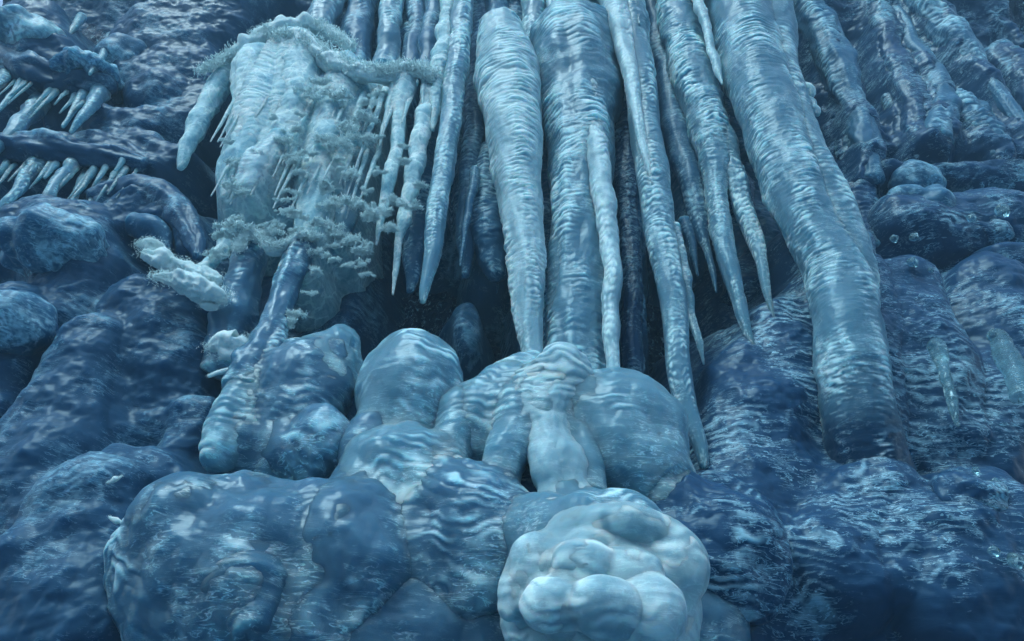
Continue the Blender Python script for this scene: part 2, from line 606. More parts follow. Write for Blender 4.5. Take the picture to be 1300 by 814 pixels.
def sheet(name, label, cat, kind, xr, zr, step, lumps, base_fn, mat, ripple=0.04, rough=0.06, k=0.18, fl_scale=1.0, edge_fn=None,
          rib=0.02, group=None, warpamp=0.25, slope=2.2):
    nx = int((xr[1] - xr[0]) / step)
    nz = int((zr[1] - zr[0]) / step)
    X, Z = np.meshgrid(np.linspace(*xr, nx), np.linspace(*zr, nz), indexing='xy')
    X, Z = X.ravel(), Z.ravel()
    SEED[0] += 1
    sd = SEED[0] * 5.3
    q0 = np.stack([X, Z * 0.5, 0 * X], 1)
    wx = fbm(q0 * 0.9 + sd, 3) * warpamp
    wz = fbm(q0 * 0.9 + sd + 50, 3) * warpamp
    Xw, Zw = X + wx, Z + wz
    Y = base_fn(X, Z)
    # union with capsules (front surface), smooth
    for lump in lumps:
        if lump[0] == 'blob':
            c, a, b, cz = lump[1:]
            h = 1 - ((Xw - c[0]) / a) ** 2 - ((Zw - c[2]) / cz) ** 2
            best = np.where(h > 0, c[1] - b * np.sqrt(np.maximum(h, 0)), c[1] + slope * (np.sqrt(1 - np.minimum(h, 0)) - 1) * a)
            dd = np.clip(0.5 + 0.5 * (Y - best) / k, 0, 1)
            Y = Y * (1 - dd) + best * dd - k * dd * (1 - dd)
            continue
        pts, yy = lump[0], lump[1]
        shrink = lump[2] if len(lump) > 2 else 1.0
        Wp = world_path(pts, yy)
        Wp[:, 3] *= shrink
        if len(Wp) < 2:
            continue
        best = np.full(X.shape, 1e3)
        for i in range(len(Wp) - 1):
            A, B = Wp[i], Wp[i + 1]
            ab = np.array([B[0] - A[0], B[2] - A[2]])
            l2 = (ab ** 2).sum() + 1e-9
            tt = np.clip(((Xw - A[0]) * ab[0] + (Zw - A[2]) * ab[1]) / l2, 0, 1)
            dx = Xw - (A[0] + tt * ab[0])
            dz = Zw - (A[2] + tt * ab[1])
            rad = A[3] + tt * (B[3] - A[3])
            d = np.sqrt(dx * dx + dz * dz)
            yc = A[1] + tt * (B[1] - A[1])
            h = rad ** 2 - d * d
            yf = np.where(h > 0, yc - 0.8 * np.sqrt(np.maximum(h, 0)), yc + slope * (d - rad))
            best = np.minimum(best, yf)
        dd = np.clip(0.5 + 0.5 * (Y - best) / k, 0, 1)
        Y = Y * (1 - dd) + best * dd - k * dd * (1 - dd)
    q = np.stack([X, Y, Z], 1)
    Y = Y - rough * fbm(q * 1.1 + sd, 5) * 1.8
    # rippled level rings
    w = np.stack([X * 1.2, Y, Z * 1.2], 1)
    ph = Z / 0.12 * fl_scale + 2.2 * noise(w + sd) + 1.1 * noise(w * 2.4 + sd) + 0.5 * noise(w * 5.1 + sd)
    fr = ph - np.floor(ph)
    area = np.clip(0.35 + 1.3 * noise(w * 0.9 + sd * 3), 0, 1.2)
    ribh = np.sin(math.pi * fr) ** 0.6 * area
    Y = Y - rib * ribh
    Y = Y - ripple * fbm(np.stack([X * 3.0, Y, Z * 7.5], 1) + sd, 3)
    if edge_fn is not None:
        Y = Y + edge_fn(X, Z)
    V = np.stack([X, Y, Z], 1)
    F = grid_faces(nz, nx, False)
    org = V[:, :].mean(0)
    org[2] = V[:, 2].min()
    return link_mesh(name, V, F, mat, origin=org, frost=np.sin(math.pi * fr) ** 3 * area * 1.3 - 0.3, label=label, cat=cat, group=group, kind=kind)


def sst(a, b, x):
    u = np.clip((x - a) / (b - a), 0, 1)
    return u * u * (3 - 2 * u)


# --------- ground, plus an unseen slope added behind the camera to shape light and reflections
def build_ground():
    n = 160
    xs = np.linspace(-90, 90, n)
    ys = np.linspace(-130, 40, n)
    X, Y = np.meshgrid(xs, ys, indexing='xy')
    X, Y = X.ravel(), Y.ravel()
    Z = 0.15 * fbm(np.stack([X * 0.3, Y * 0.3, 0 * X], 1), 4)
    Z += 34 * sst(-14, -75, Y) * (1 + 0.35 * fbm(np.stack([X * 0.05, Y * 0.05, 0 * X], 1), 4))
    Z += 2.0 * sst(5.0, 8.0, Y) * 0
    V = np.stack([X, Y, Z], 1)
    link_mesh('ground', V, grid_faces(n, n, False), 'ground', origin=(0, 0, 0), label='snowy gorge floor and unseen added slope shaping the light on the icefall',
              cat='ground', kind='structure')


build_ground()

# --------- the rock cliff
def rock():
    xr, zr, step = (-14, 14), (-0.5, 30), 0.045
    nx, nz = int(28 / step), int(30.5 / step)
    X, Z = np.meshgrid(np.linspace(*xr, nx), np.linspace(*zr, nz), indexing='xy')
    X, Z = X.ravel(), Z.ravel()
    Y = cliff_y(X, Z)
    q = np.stack([X, Z * 0.8, 0 * X], 1)
    Y = Y - 0.55 * (ridged(q * 0.5 + 3, 5, 0.55) - 0.3) - 0.25 * fbm(q * 1.7, 5, 0.6)
    V = np.stack([X, Y, Z], 1)
    link_mesh('rock_cliff', V, grid_faces(nz, nx, False), 'rock', origin=(0, 9, -0.5),
              label='dark wet rock cliff seen in the gaps behind the icicles', cat='cliff', kind='structure')


rock()

# --------- ice sheets
def left_base(X, Z):
    return 8.1 + 3.0 * sst(-2.6, -1.0, X) * 1.0 + 0 * Z


LEFT_UP = [
    ([(40, 40, 46), (60, 80, 44), (90, 110, 30)], 7.6),
    ([(150, 62, 26), (165, 90, 28), (200, 120, 36)], 7.7),
    ([(0, 60, 40), (10, 100, 34)], 7.6),
    ([(210, 60, 60), (250, 110, 50), (225, 170, 40)], 8.0),
    ([(300, 20, 70), (260, 60, 60)], 8.1),
    ([(0, 195, 22), (60, 190, 24), (130, 190, 26), (190, 215, 26)], 7.5),
    ([(180, 160, 30), (120, 150, 18), (220, 200, 24)], 7.6),
]
sheet('ice_sheet', 'broad rippled ice sheet with shelves at the upper left, left of the snowy ridge', 'ice sheet', None,
      (-12.5, -2.2), (10.2, 29), 0.028, LEFT_UP,
      lambda X, Z: 8.6 + 2.4 * sst(-3.6, -2.3, X) - 2.6 * sst(17.0, 23.5, Z), 'soft', ripple=0.01, rough=0.16, rib=0.008, k=0.45,
      edge_fn=lambda X, Z: 2.5 * sst(11.4, 10.3, Z))

LEFT_LO = [
    ([(30, 290, 40), (80, 300, 60), (100, 350, 60), (70, 400, 50)], 7.3),
    ([(150, 275, 34), (190, 262, 30), (235, 285, 20), (246, 315, 14)], 7.3),
    ([(115, 440, 44), (95, 500, 54), (70, 570, 66), (40, 660, 70)], 6.9),
    ([(20, 400, 40), (10, 450, 40), (-20, 520, 40)], 7.0),
    ([(180, 400, 60), (215, 470, 60), (190, 540, 50)], 7.3),
    ([(145, 590, 20), (175, 592, 18), (205, 620, 18), (225, 650, 20)], 6.7),
    ([(110, 640, 60), (90, 700, 80), (80, 800, 90)], 6.5),
    ([(250, 400, 30), (240, 350, 24)], 7.3),
    ([(240, 530, 26), (225, 570, 24)], 7.0),
]
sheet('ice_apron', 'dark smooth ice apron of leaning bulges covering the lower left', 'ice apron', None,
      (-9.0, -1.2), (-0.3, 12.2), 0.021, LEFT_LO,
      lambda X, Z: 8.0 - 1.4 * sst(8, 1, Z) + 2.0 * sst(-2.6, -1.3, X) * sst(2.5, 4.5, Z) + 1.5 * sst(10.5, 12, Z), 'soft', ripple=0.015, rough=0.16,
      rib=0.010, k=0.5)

RIGHT_LO = [
    ([(1010, 385, 20), (985, 440, 60), (965, 520, 80), (960, 620, 100), (940, 730, 120)], 7.2),
    ([(1130, 215, 22), (1200, 222, 26), (1290, 225, 40)], 7.3),
    ([(1150, 290, 50), (1200, 300, 50), (1270, 290, 60)], 7.3),
    ([(1140, 380, 60), (1160, 460, 70), (1180, 560, 60)], 7.0),
    ([(1260, 380, 60), (1280, 480, 60), (1250, 600, 60)], 7.1),
    ([(1120, 640, 60), (1060, 720, 80)], 6.6),
    ([(1250, 660, 70), (1200, 760, 100)], 6.6),
    ([(890, 650, 40), (930, 700, 60), (900, 790, 80)], 6.7),
    ([(1220, 645, 24), (1205, 665, 16)], 6.2),
    ([(1052, 300, 40), (1068, 350, 44), (1076, 400, 46), (1084, 460, 48), (1092, 520, 50), (1104, 570, 44), (1120, 640, 36)], 6.8),
]
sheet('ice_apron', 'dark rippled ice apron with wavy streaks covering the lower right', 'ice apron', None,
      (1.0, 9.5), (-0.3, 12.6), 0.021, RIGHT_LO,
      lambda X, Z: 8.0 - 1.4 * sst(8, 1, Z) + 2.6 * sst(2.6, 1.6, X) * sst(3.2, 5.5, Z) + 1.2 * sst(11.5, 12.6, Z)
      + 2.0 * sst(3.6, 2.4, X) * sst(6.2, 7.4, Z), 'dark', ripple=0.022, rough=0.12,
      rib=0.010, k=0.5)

# ------------------------------------------------------------------ centre columns and icicles
GI = 'long icicles hanging in front of the dark recess'
GC = 'thick frozen columns of the icefall'
GM = 'rounded ice mounds below the icicles'

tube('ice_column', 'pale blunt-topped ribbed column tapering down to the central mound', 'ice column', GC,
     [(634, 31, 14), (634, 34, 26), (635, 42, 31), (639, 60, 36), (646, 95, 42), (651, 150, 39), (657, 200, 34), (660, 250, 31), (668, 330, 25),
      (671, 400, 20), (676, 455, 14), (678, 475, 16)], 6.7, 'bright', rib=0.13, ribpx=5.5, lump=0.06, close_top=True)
tube('ice_column', 'broad flat-topped milky column just right of the blunt pale one', 'ice column', GC,
     [(727, 41, 30), (727, 46, 50), (728, 60, 60), (732, 100, 58), (735, 150, 49), (735, 200, 44), (735, 300, 41), (735, 400, 40), (735, 500, 42)],
     6.95, 'mid', rib=0.06, ribpx=9, lump=0.1, flute=0.12, close_top=True)
tube('icicle', 'bright slender icicle reaching down onto the right mound', 'icicle', GI,
     [(741, 40, 9, 6.95), (743, 64, 10, 6.68), (748, 100, 12), (755, 170, 15), (765, 235, 16), (773, 300, 13.5), (776, 350, 12.5), (777, 400, 11.5), (778, 450, 10), (778, 488, 10)],
     6.5, 'bright', rib=0.10, ribpx=10, lump=0.09, close_top=True)
tube('icicle', 'thin bright icicle hanging before the flat-topped column', 'icicle', GI,
     [(735, 0, 9), (741, 20, 6.5), (744, 50, 5), (747, 84, 1.4)], 6.4, 'bright', rib=0.16, ribpx=6)
tube('icicle', 'bright tapering icicle with a sharp tip, in front of the longest icicle', 'icicle', GI,
     [(778, 0, 18), (788, 40, 15), (797, 80, 12), (805, 130, 9.5), (813, 170, 7.5), (821, 205, 5), (828, 233, 1.4)], 6.35, 'bright',
     rib=0.13, ribpx=6)
root = tube('icicle', 'longest blue icicle, reaching down right of the large round mound', 'icicle', GI,
     [(796, 0, 21), (812, 100, 21), (823, 200, 21), (836, 280, 22), (849, 350, 20), (856, 420, 18), (862, 480, 16), (876, 530, 13), (889, 565, 10),
      (894, 592, 6)], 6.6, 'mid', rib=0.10, ribpx=7, lump=0.08)
tube('prong', None, None, None, [(852, 290, 12), (866, 350, 11), (874, 385, 8), (880, 410, 6), (887, 438, 4.5), (893, 462, 1.5)], 6.6, 'mid',
     parent=root, rib=0.13, ribpx=6)
tube('icicle', 'dim narrow icicle with a bulb near its tip, behind the split icicle', 'icicle', GI,
     [(822, 0, 14), (838, 60, 16), (852, 130, 18), (868, 200, 18), (880, 245, 15), (888, 285, 12), (896, 312, 6), (904, 345, 4), (909, 371, 1.4)],
     7.2, 'dim', rib=0.08, ribpx=7)
tube('icicle', 'small dark icicle beside the bulb-tipped one', 'icicle', GI, [(868, 280, 9), (878, 310, 6), (886, 350, 2)], 7.3, 'dim', rib=0.08)
root = tube('icicle', 'large blue icicle that splits into two prongs low down', 'icicle', GI,
     [(856, 0, 25), (870, 60, 26), (885, 120, 27), (901, 175, 26), (908, 215, 20), (908, 245, 15), (917, 290, 14), (926, 330, 13), (936, 372, 10),
      (945, 405, 8.5), (953, 430, 5), (960, 447, 1.5)], 6.75, 'mid', rib=0.12, ribpx=6.5, lump=0.09, knob=0.08)
tube('prong', None, None, None,
     [(905, 150, 18), (916, 185, 18), (930, 225, 15), (940, 255, 13), (956, 292, 12), (967, 335, 8), (975, 375, 5), (984, 411, 1.4)],
     6.72, 'mid', parent=root, rib=0.12, ribpx=6.5, knob=0.08)
tube('icicle', 'short thin bright icicle against the giant right column', 'icicle', GI,
     [(885, 0, 9), (895, 30, 6.5), (905, 65, 5.5), (912, 90, 4.5), (917, 107, 1.6)], 6.2, 'bright', rib=0.13, ribpx=7, knob=0.1)
tube('icicle', 'thin shaded icicle left of the giant right column', 'icicle', GI,
     [(938, 130, 6), (944, 160, 4), (950, 185, 3), (957, 212, 1.4)], 6.9, 'dim', rib=0.1)
tube('icicle', 'tiny icicle tip at the top edge right of the sharp bright icicle', 'icicle', GI,
     [(805, 0, 5), (809, 15, 3), (812, 31, 1.3)], 6.3, 'mid', rib=0.1)

root = GIANT = tube('ice_column', 'giant ribbed column sweeping down the right of the dark recess', 'ice column', GC,
     [(936, 0, 40), (950, 60, 39), (967, 120, 38), (988, 180, 38), (1010, 240, 38), (1035, 300, 36), (1062, 350, 40), (1073, 400, 43), (1081, 460, 44),
      (1090, 520, 46, 6.46), (1102, 575, 50, 6.62), (1116, 630, 52, 6.84), (1130, 690, 50, 7.1)], (6.2, 6.4), 'mid', rib=0.09, ribpx=6.5, lump=0.07)
tube('side_rib', None, None, None,
     [(968, 0, 34), (978, 60, 33), (992, 120, 31), (1010, 170, 31), (1030, 220, 32), (1052, 280, 36), (1074, 340, 36), (1082, 400, 28)],
     (6.28, 6.45), 'mid', parent=root, rib=0.08, ribpx=6.5, lump=0.09)
for (x, y, r) in [(1000, 60, 9), (1025, 114, 9), (1032, 138, 8), (998, 96, 7), (1028, 128, 6)]:
    tube('knob', None, None, None, [(x - 8, y - 4, r * .8), (x - 2, y, r), (x + 3, y + 3, r * .9), (x + 6, y + 8, r * .4)], 6.2, 'bright',
         parent=root, rib=0.03)

def clear_below(o, z0, z1):
    me = o.data
    co = np.empty(len(me.vertices) * 3, dtype=np.float32)
    me.vertices.foreach_get('co', co)
    z = co[2::3] + o.location[2]
    a = me.attributes.new('clearness', 'FLOAT', 'POINT')
    a.data.foreach_set('value', sst(z0, z1, z + 0.25 * noise(co.reshape(-1, 3) * 2.0)).astype(np.float32))
    f = me.attributes['frost'].data
    v = np.empty(len(f), dtype=np.float32)
    f.foreach_get('value', v)
    f.foreach_set('value', (v - 0.35 * sst(z0, z1, z)).astype(np.float32))


clear_below(GIANT, at(1080, 440, 6.0)[0][2], at(1100, 590, 6.0)[0][2])

# left of centre
tube('icicle', 'long straight ribbed icicle left of the blunt pale column', 'icicle', GI,
     [(588, 0, 16), (583, 60, 15), (576, 120, 15), (568, 180, 15), (561, 230, 14.5), (551, 300, 12.5), (543, 345, 9), (538, 372, 6), (537, 384, 4)],
     6.7, 'mid', rib=0.13, ribpx=6)
tube('icicle', 'frost-scaled icicle merging behind the long straight one', 'icicle', GI,
     [(570, 0, 10), (565, 40, 11), (560, 80, 11), (556, 100, 12), (552, 140, 6), (549, 165, 3)], 6.75, 'veined', rib=0.2, ribpx=8, knob=0.2)
tube('icicle', 'knobby rime-covered icicle, second left of the long straight one', 'icicle', GI,
     [(546, 108, 10), (540, 140, 11), (532, 185, 12), (523, 232, 11), (514, 270, 9), (507, 305, 5.5), (503, 340, 4), (499, 374, 1.4)], 6.8, 'veined',
     rib=0.12, ribpx=8, knob=0.18, close_top=True)
tube('icicle', 'rime-covered icicle hanging from the end of the snowy ridge', 'icicle', GI,
     [(515, 98, 14), (509, 130, 12), (505, 170, 10), (500, 205, 9), (492, 240, 9), (486, 268, 6), (482, 290, 4), (478, 311, 1.4)], 6.75, 'veined',
     rib=0.1, ribpx=8, knob=0.18, close_top=True)
tube('icicle', 'short slanting icicle under the snowy ridge', 'icicle', GI,
     [(500, 106, 6), (494, 135, 5), (486, 165, 3.4), (482, 186, 1.2)], 6.7, 'bright', rib=0.1, close_top=True)
tube('icicle', 'stubby icicle at the right end of the snowy ridge', 'icicle', GI,
     [(541, 98, 6), (538, 115, 4.5), (537, 133, 1.8)], 6.7, 'bright', rib=0.1, close_top=True)
tube('icicle', 'small lone icicle in the recess left of the blunt pale column', 'icicle', GI,
     [(603, 215, 7), (598, 250, 6.5), (591, 290, 5), (587, 318, 3.4), (584, 338, 1.5)], 7.1, 'dim', rib=0.12, ribpx=7, close_top=True)
tube('icicle', 'thin icicle above the flat-topped column at the top edge', 'icicle', GI,
     [(701, 0, 6), (701, 22, 5), (700, 44, 4)], 6.95, 'bright', rib=0.15)

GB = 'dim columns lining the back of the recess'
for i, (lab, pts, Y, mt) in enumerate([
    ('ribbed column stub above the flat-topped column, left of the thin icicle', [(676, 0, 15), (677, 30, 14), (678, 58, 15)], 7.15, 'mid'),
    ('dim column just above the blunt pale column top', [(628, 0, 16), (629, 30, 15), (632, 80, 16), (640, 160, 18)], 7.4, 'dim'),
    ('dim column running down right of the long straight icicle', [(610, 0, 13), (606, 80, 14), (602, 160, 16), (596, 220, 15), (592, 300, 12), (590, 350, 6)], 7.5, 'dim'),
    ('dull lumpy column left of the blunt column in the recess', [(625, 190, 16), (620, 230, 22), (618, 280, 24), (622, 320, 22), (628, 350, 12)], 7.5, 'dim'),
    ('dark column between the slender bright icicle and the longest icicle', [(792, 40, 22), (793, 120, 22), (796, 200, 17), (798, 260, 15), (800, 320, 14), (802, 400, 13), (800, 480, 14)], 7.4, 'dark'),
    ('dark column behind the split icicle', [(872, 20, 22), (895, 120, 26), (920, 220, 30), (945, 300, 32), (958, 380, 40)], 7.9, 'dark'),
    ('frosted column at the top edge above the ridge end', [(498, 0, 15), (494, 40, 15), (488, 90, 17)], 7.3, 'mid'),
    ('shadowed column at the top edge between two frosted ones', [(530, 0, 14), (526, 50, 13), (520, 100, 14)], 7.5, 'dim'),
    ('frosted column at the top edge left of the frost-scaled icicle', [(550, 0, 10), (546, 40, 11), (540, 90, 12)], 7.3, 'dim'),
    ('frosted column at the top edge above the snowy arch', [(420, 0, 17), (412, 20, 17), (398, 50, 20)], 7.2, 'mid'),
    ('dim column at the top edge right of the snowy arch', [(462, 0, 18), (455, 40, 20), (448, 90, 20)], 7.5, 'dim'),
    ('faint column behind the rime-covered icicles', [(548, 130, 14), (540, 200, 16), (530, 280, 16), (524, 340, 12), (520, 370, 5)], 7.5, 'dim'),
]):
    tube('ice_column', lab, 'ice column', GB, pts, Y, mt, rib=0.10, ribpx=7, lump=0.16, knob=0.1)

# upper right leaning columns
GR = 'leaning shaded columns at the upper right'
RCOLS = [
    ('stepped shaded column of bulging lobes beside the giant column', [(1015, 0, 22), (1040, 35, 25), (1056, 75, 24), (1072, 105, 24), (1082, 130, 17), (1092, 165, 22), (1102, 200, 20), (1106, 230, 14)], 7.3, 'dim'),
    ('bulging dark column second from the giant column', [(1105, 0, 14), (1120, 35, 20), (1132, 70, 16), (1148, 110, 22), (1160, 150, 20), (1168, 190, 18)], 7.5, 'dark'),
    ('thin ribbed dark column widening downward', [(1130, 0, 7), (1150, 35, 8), (1172, 72, 10), (1188, 100, 16), (1196, 140, 20), (1190, 180, 20)], 7.3, 'dim'),
    ('thick finely ringed column leaning in from the top right edge', [(1165, 0, 24), (1195, 34, 21), (1222, 64, 18), (1240, 88, 12), (1262, 112, 9), (1290, 146, 9), (1320, 185, 9)], 7.1, 'dim'),
    ('squat lobed column ending above the right-hand shelf', [(1200, 120, 10), (1222, 140, 24), (1240, 165, 24), (1258, 190, 20), (1275, 210, 14)], 7.4, 'dim'),
    ('dark column under the ringed one at the right edge', [(1270, 70, 20), (1300, 110, 26), (1340, 160, 26)], 7.7, 'dark'),
    ('frost-speckled column at the top right corner', [(1215, 0, 16), (1250, 25, 14), (1282, 44, 12), (1300, 60, 8)], 7.6, 'dark'),
    ('dark column merging low beside the giant column', [(1062, 120, 14), (1075, 160, 18), (1085, 205, 20), (1092, 260, 22), (1096, 320, 24)], 7.6, 'dark'),
    ('short dark column between two bulging ones', [(1135, 130, 18), (1148, 170, 22), (1160, 215, 18)], 7.8, 'dark'),
]
RIGHT_UP = [
    ([(1060, 150, 30), (1110, 190, 30)], 8.0),
    ([(1200, 200, 30), (1280, 215, 40)], 7.8),
    ([(1290, 60, 40), (1290, 130, 40)], 8.3),
]
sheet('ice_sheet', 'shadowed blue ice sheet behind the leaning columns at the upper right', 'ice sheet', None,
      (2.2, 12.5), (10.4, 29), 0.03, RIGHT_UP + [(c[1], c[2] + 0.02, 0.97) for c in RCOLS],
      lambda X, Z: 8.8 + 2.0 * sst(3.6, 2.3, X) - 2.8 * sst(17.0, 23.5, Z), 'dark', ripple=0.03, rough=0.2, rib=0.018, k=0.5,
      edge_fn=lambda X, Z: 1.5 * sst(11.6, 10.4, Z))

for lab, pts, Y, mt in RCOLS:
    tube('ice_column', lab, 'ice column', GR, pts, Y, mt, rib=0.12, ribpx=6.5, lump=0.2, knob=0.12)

# lower right details
tube('icicle', 'glassy isolated icicle on the lower right ice face', 'icicle', None,
     [(1180, 436, 8), (1188, 440, 12), (1195, 462, 7), (1203, 490, 8), (1210, 518, 6.5), (1216, 541, 3)], 6.15, 'glass', rib=0.15, ribpx=9, knob=0.2, close_top=True)
tube('icicle', 'thick hooked ringed icicle at the right edge of the picture', 'icicle', None,
     [(1256, 424, 8), (1266, 428, 12), (1277, 447, 14), (1287, 475, 15), (1292, 505, 10)], 6.1, 'glass', rib=0.25, ribpx=12, close_top=True)
GK = 'small glinting ice beads on the right face'
for lab, x, y, r, Y in [
    ('glinting ice bead, left one of the upper pair on the right face', 1135, 303, 6, 6.45),
    ('glinting ice bead, right one of the upper pair on the right face', 1161, 301, 7, 6.45),
    ('brightest glinting ice bead, below the upper pair', 1159, 333, 8, 6.4),
    ('tiny glinting ice bead right of the brightest one', 1182, 343, 4, 6.4),
    ('glinting ice bead furthest to the upper right', 1233, 277, 7, 6.4),
    ('round clear ice bead near the right edge', 1272, 268, 10, 6.35),
    ('pale ice bead above the lower right corner, left one', 1239, 598, 6, 6.1),
    ('pale ice bead above the lower right corner, right one', 1265, 613, 7, 6.1),
    ('pale ice bead in the lower right corner', 1262, 700, 8, 5.9),
    ('large pale ice bead at the lower right edge', 1290, 712, 12, 5.9),
]:
    mound('ice_bead', lab, 'ice bead', GK, (x, y, r * 0.85, r * 0.85, Y), 'glass', lump=0.15, rib=0.0)
for lab, e, mt in [
    ('pale bulge under the right-hand shelf', (1165, 280, 54, 44, 7.4), 'dim'),
    ('smooth pale lobe at the left end of the right-hand shelf', (1160, 235, 34, 30, 7.35), 'dim'),
    ('smooth dark lobe on the right face at mid height', (1235, 310, 52, 38, 7.35), 'dark'),
    ('rounded dark lobe near the right edge', (1275, 345, 44, 38, 7.25), 'dark'),
    ('flattened dark bulge low in the right face', (1225, 640, 50, 36, 6.3), 'dark'),
]:
    mound('ice_lobe', lab, 'ice lobe', 'lobes on the right ice face', e, mt, lump=0.12, rib=0.015, rough=0.008)

BACK = [([(498, 0, 15), (494, 40, 15), (486, 110, 17), (470, 180, 14)], 7.6), ([(530, 0, 16), (524, 60, 16), (515, 120, 14)], 7.7),
        ([(610, 0, 16), (604, 100, 18), (598, 200, 18), (592, 290, 14)], 7.8), ([(655, 0, 24), (655, 60, 24), (650, 200, 22), (640, 300, 22)], 7.8),
        ([(720, 0, 30), (720, 60, 30)], 7.6), ([(625, 190, 16), (620, 230, 22), (620, 330, 22)], 7.7),
        ([(770, 60, 34), (790, 160, 30), (798, 300, 24)], 7.7), ([(822, 0, 20), (850, 120, 24), (876, 240, 20), (884, 300, 12)], 7.6),
        ([(905, 60, 30), (930, 160, 30), (950, 260, 36), (975, 360, 44)], 7.9), ([(455, 0, 24), (448, 120, 24), (430, 220, 24)], 7.6),
        ([(700, 200, 40), (700, 340, 40), (720, 440, 40)], 7.8), ([(570, 100, 20), (562, 200, 18), (556, 280, 10)], 7.7),
        ([(585, 400, 18), (590, 440, 14)], 7.9), ([(800, 330, 12), (806, 420, 14)], 7.9)]
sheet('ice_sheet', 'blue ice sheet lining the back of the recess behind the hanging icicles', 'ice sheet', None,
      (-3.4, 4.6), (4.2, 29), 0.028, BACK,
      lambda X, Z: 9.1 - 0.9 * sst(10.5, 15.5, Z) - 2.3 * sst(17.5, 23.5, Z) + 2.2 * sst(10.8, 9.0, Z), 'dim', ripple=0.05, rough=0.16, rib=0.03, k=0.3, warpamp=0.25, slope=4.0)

# ------------------------------------------------------------------ mounds, grown together at their feet
# kind, name, label, mat, shape, blend, bump amplitude, rib amplitude
CAUL = 'bright cauliflower-like mound at the bottom centre'
MS = [
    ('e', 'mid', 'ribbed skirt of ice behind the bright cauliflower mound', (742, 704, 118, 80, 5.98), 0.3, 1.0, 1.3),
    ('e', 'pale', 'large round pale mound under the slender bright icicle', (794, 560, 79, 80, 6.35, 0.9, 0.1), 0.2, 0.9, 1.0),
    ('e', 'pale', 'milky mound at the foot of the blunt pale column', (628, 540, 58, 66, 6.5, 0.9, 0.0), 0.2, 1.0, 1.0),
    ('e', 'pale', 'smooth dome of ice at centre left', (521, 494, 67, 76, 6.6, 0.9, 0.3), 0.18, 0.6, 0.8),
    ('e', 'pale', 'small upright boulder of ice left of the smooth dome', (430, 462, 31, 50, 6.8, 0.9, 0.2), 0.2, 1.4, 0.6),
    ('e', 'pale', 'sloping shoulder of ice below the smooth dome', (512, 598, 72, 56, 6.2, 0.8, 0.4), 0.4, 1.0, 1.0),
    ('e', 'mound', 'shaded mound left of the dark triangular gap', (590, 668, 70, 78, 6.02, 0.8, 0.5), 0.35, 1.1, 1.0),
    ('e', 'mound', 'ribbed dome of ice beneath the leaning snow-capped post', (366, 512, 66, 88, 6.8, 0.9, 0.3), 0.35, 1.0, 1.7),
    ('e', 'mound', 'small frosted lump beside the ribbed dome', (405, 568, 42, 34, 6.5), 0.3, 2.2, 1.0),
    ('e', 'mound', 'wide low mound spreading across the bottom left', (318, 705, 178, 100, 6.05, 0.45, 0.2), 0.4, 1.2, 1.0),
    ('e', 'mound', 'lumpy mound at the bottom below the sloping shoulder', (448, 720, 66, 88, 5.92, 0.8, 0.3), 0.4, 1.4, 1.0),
    ('e', 'dark', 'ice mass coloured dark to paint shade into the triangular gap', (680, 650, 60, 90, 6.62), 0.2, 1.0, 0.6),  # dark ice colour stands in for shade between the legs
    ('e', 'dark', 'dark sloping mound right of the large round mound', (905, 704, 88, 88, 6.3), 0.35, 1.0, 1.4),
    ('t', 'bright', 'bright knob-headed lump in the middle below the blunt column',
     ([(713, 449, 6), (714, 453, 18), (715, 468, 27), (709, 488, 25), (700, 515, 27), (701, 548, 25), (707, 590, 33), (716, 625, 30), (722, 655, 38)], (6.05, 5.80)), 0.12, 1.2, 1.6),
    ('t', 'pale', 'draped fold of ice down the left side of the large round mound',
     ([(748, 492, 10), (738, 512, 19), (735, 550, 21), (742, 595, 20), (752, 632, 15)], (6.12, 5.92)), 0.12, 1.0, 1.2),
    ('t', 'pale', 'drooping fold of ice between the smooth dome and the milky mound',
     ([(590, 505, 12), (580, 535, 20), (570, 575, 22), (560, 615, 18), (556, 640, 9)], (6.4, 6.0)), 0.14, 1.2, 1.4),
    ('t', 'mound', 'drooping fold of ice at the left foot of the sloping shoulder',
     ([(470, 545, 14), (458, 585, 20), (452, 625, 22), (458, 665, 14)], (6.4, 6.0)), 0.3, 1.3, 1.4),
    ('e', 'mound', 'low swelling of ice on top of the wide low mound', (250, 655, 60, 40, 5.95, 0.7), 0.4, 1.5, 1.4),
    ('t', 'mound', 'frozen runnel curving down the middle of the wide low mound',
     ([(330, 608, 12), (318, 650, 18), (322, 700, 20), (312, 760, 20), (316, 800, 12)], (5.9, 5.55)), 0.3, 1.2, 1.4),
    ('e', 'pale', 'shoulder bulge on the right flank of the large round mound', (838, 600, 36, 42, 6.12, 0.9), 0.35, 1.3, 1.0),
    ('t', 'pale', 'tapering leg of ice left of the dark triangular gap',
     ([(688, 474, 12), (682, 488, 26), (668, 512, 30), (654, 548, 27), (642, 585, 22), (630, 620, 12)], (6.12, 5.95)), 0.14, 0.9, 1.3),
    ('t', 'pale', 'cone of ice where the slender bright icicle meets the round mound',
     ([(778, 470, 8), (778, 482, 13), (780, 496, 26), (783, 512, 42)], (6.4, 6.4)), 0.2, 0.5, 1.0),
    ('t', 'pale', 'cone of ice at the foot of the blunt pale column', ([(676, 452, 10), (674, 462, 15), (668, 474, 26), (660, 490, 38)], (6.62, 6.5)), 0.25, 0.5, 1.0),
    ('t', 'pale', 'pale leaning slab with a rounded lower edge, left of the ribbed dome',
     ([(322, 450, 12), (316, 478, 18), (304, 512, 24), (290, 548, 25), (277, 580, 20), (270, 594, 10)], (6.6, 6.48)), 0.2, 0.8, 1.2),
    ('e', 'bright', CAUL, (760, 766, 124, 116, 5.55, 0.8, 0.2), 0.12, 0.8, 0.5),
]
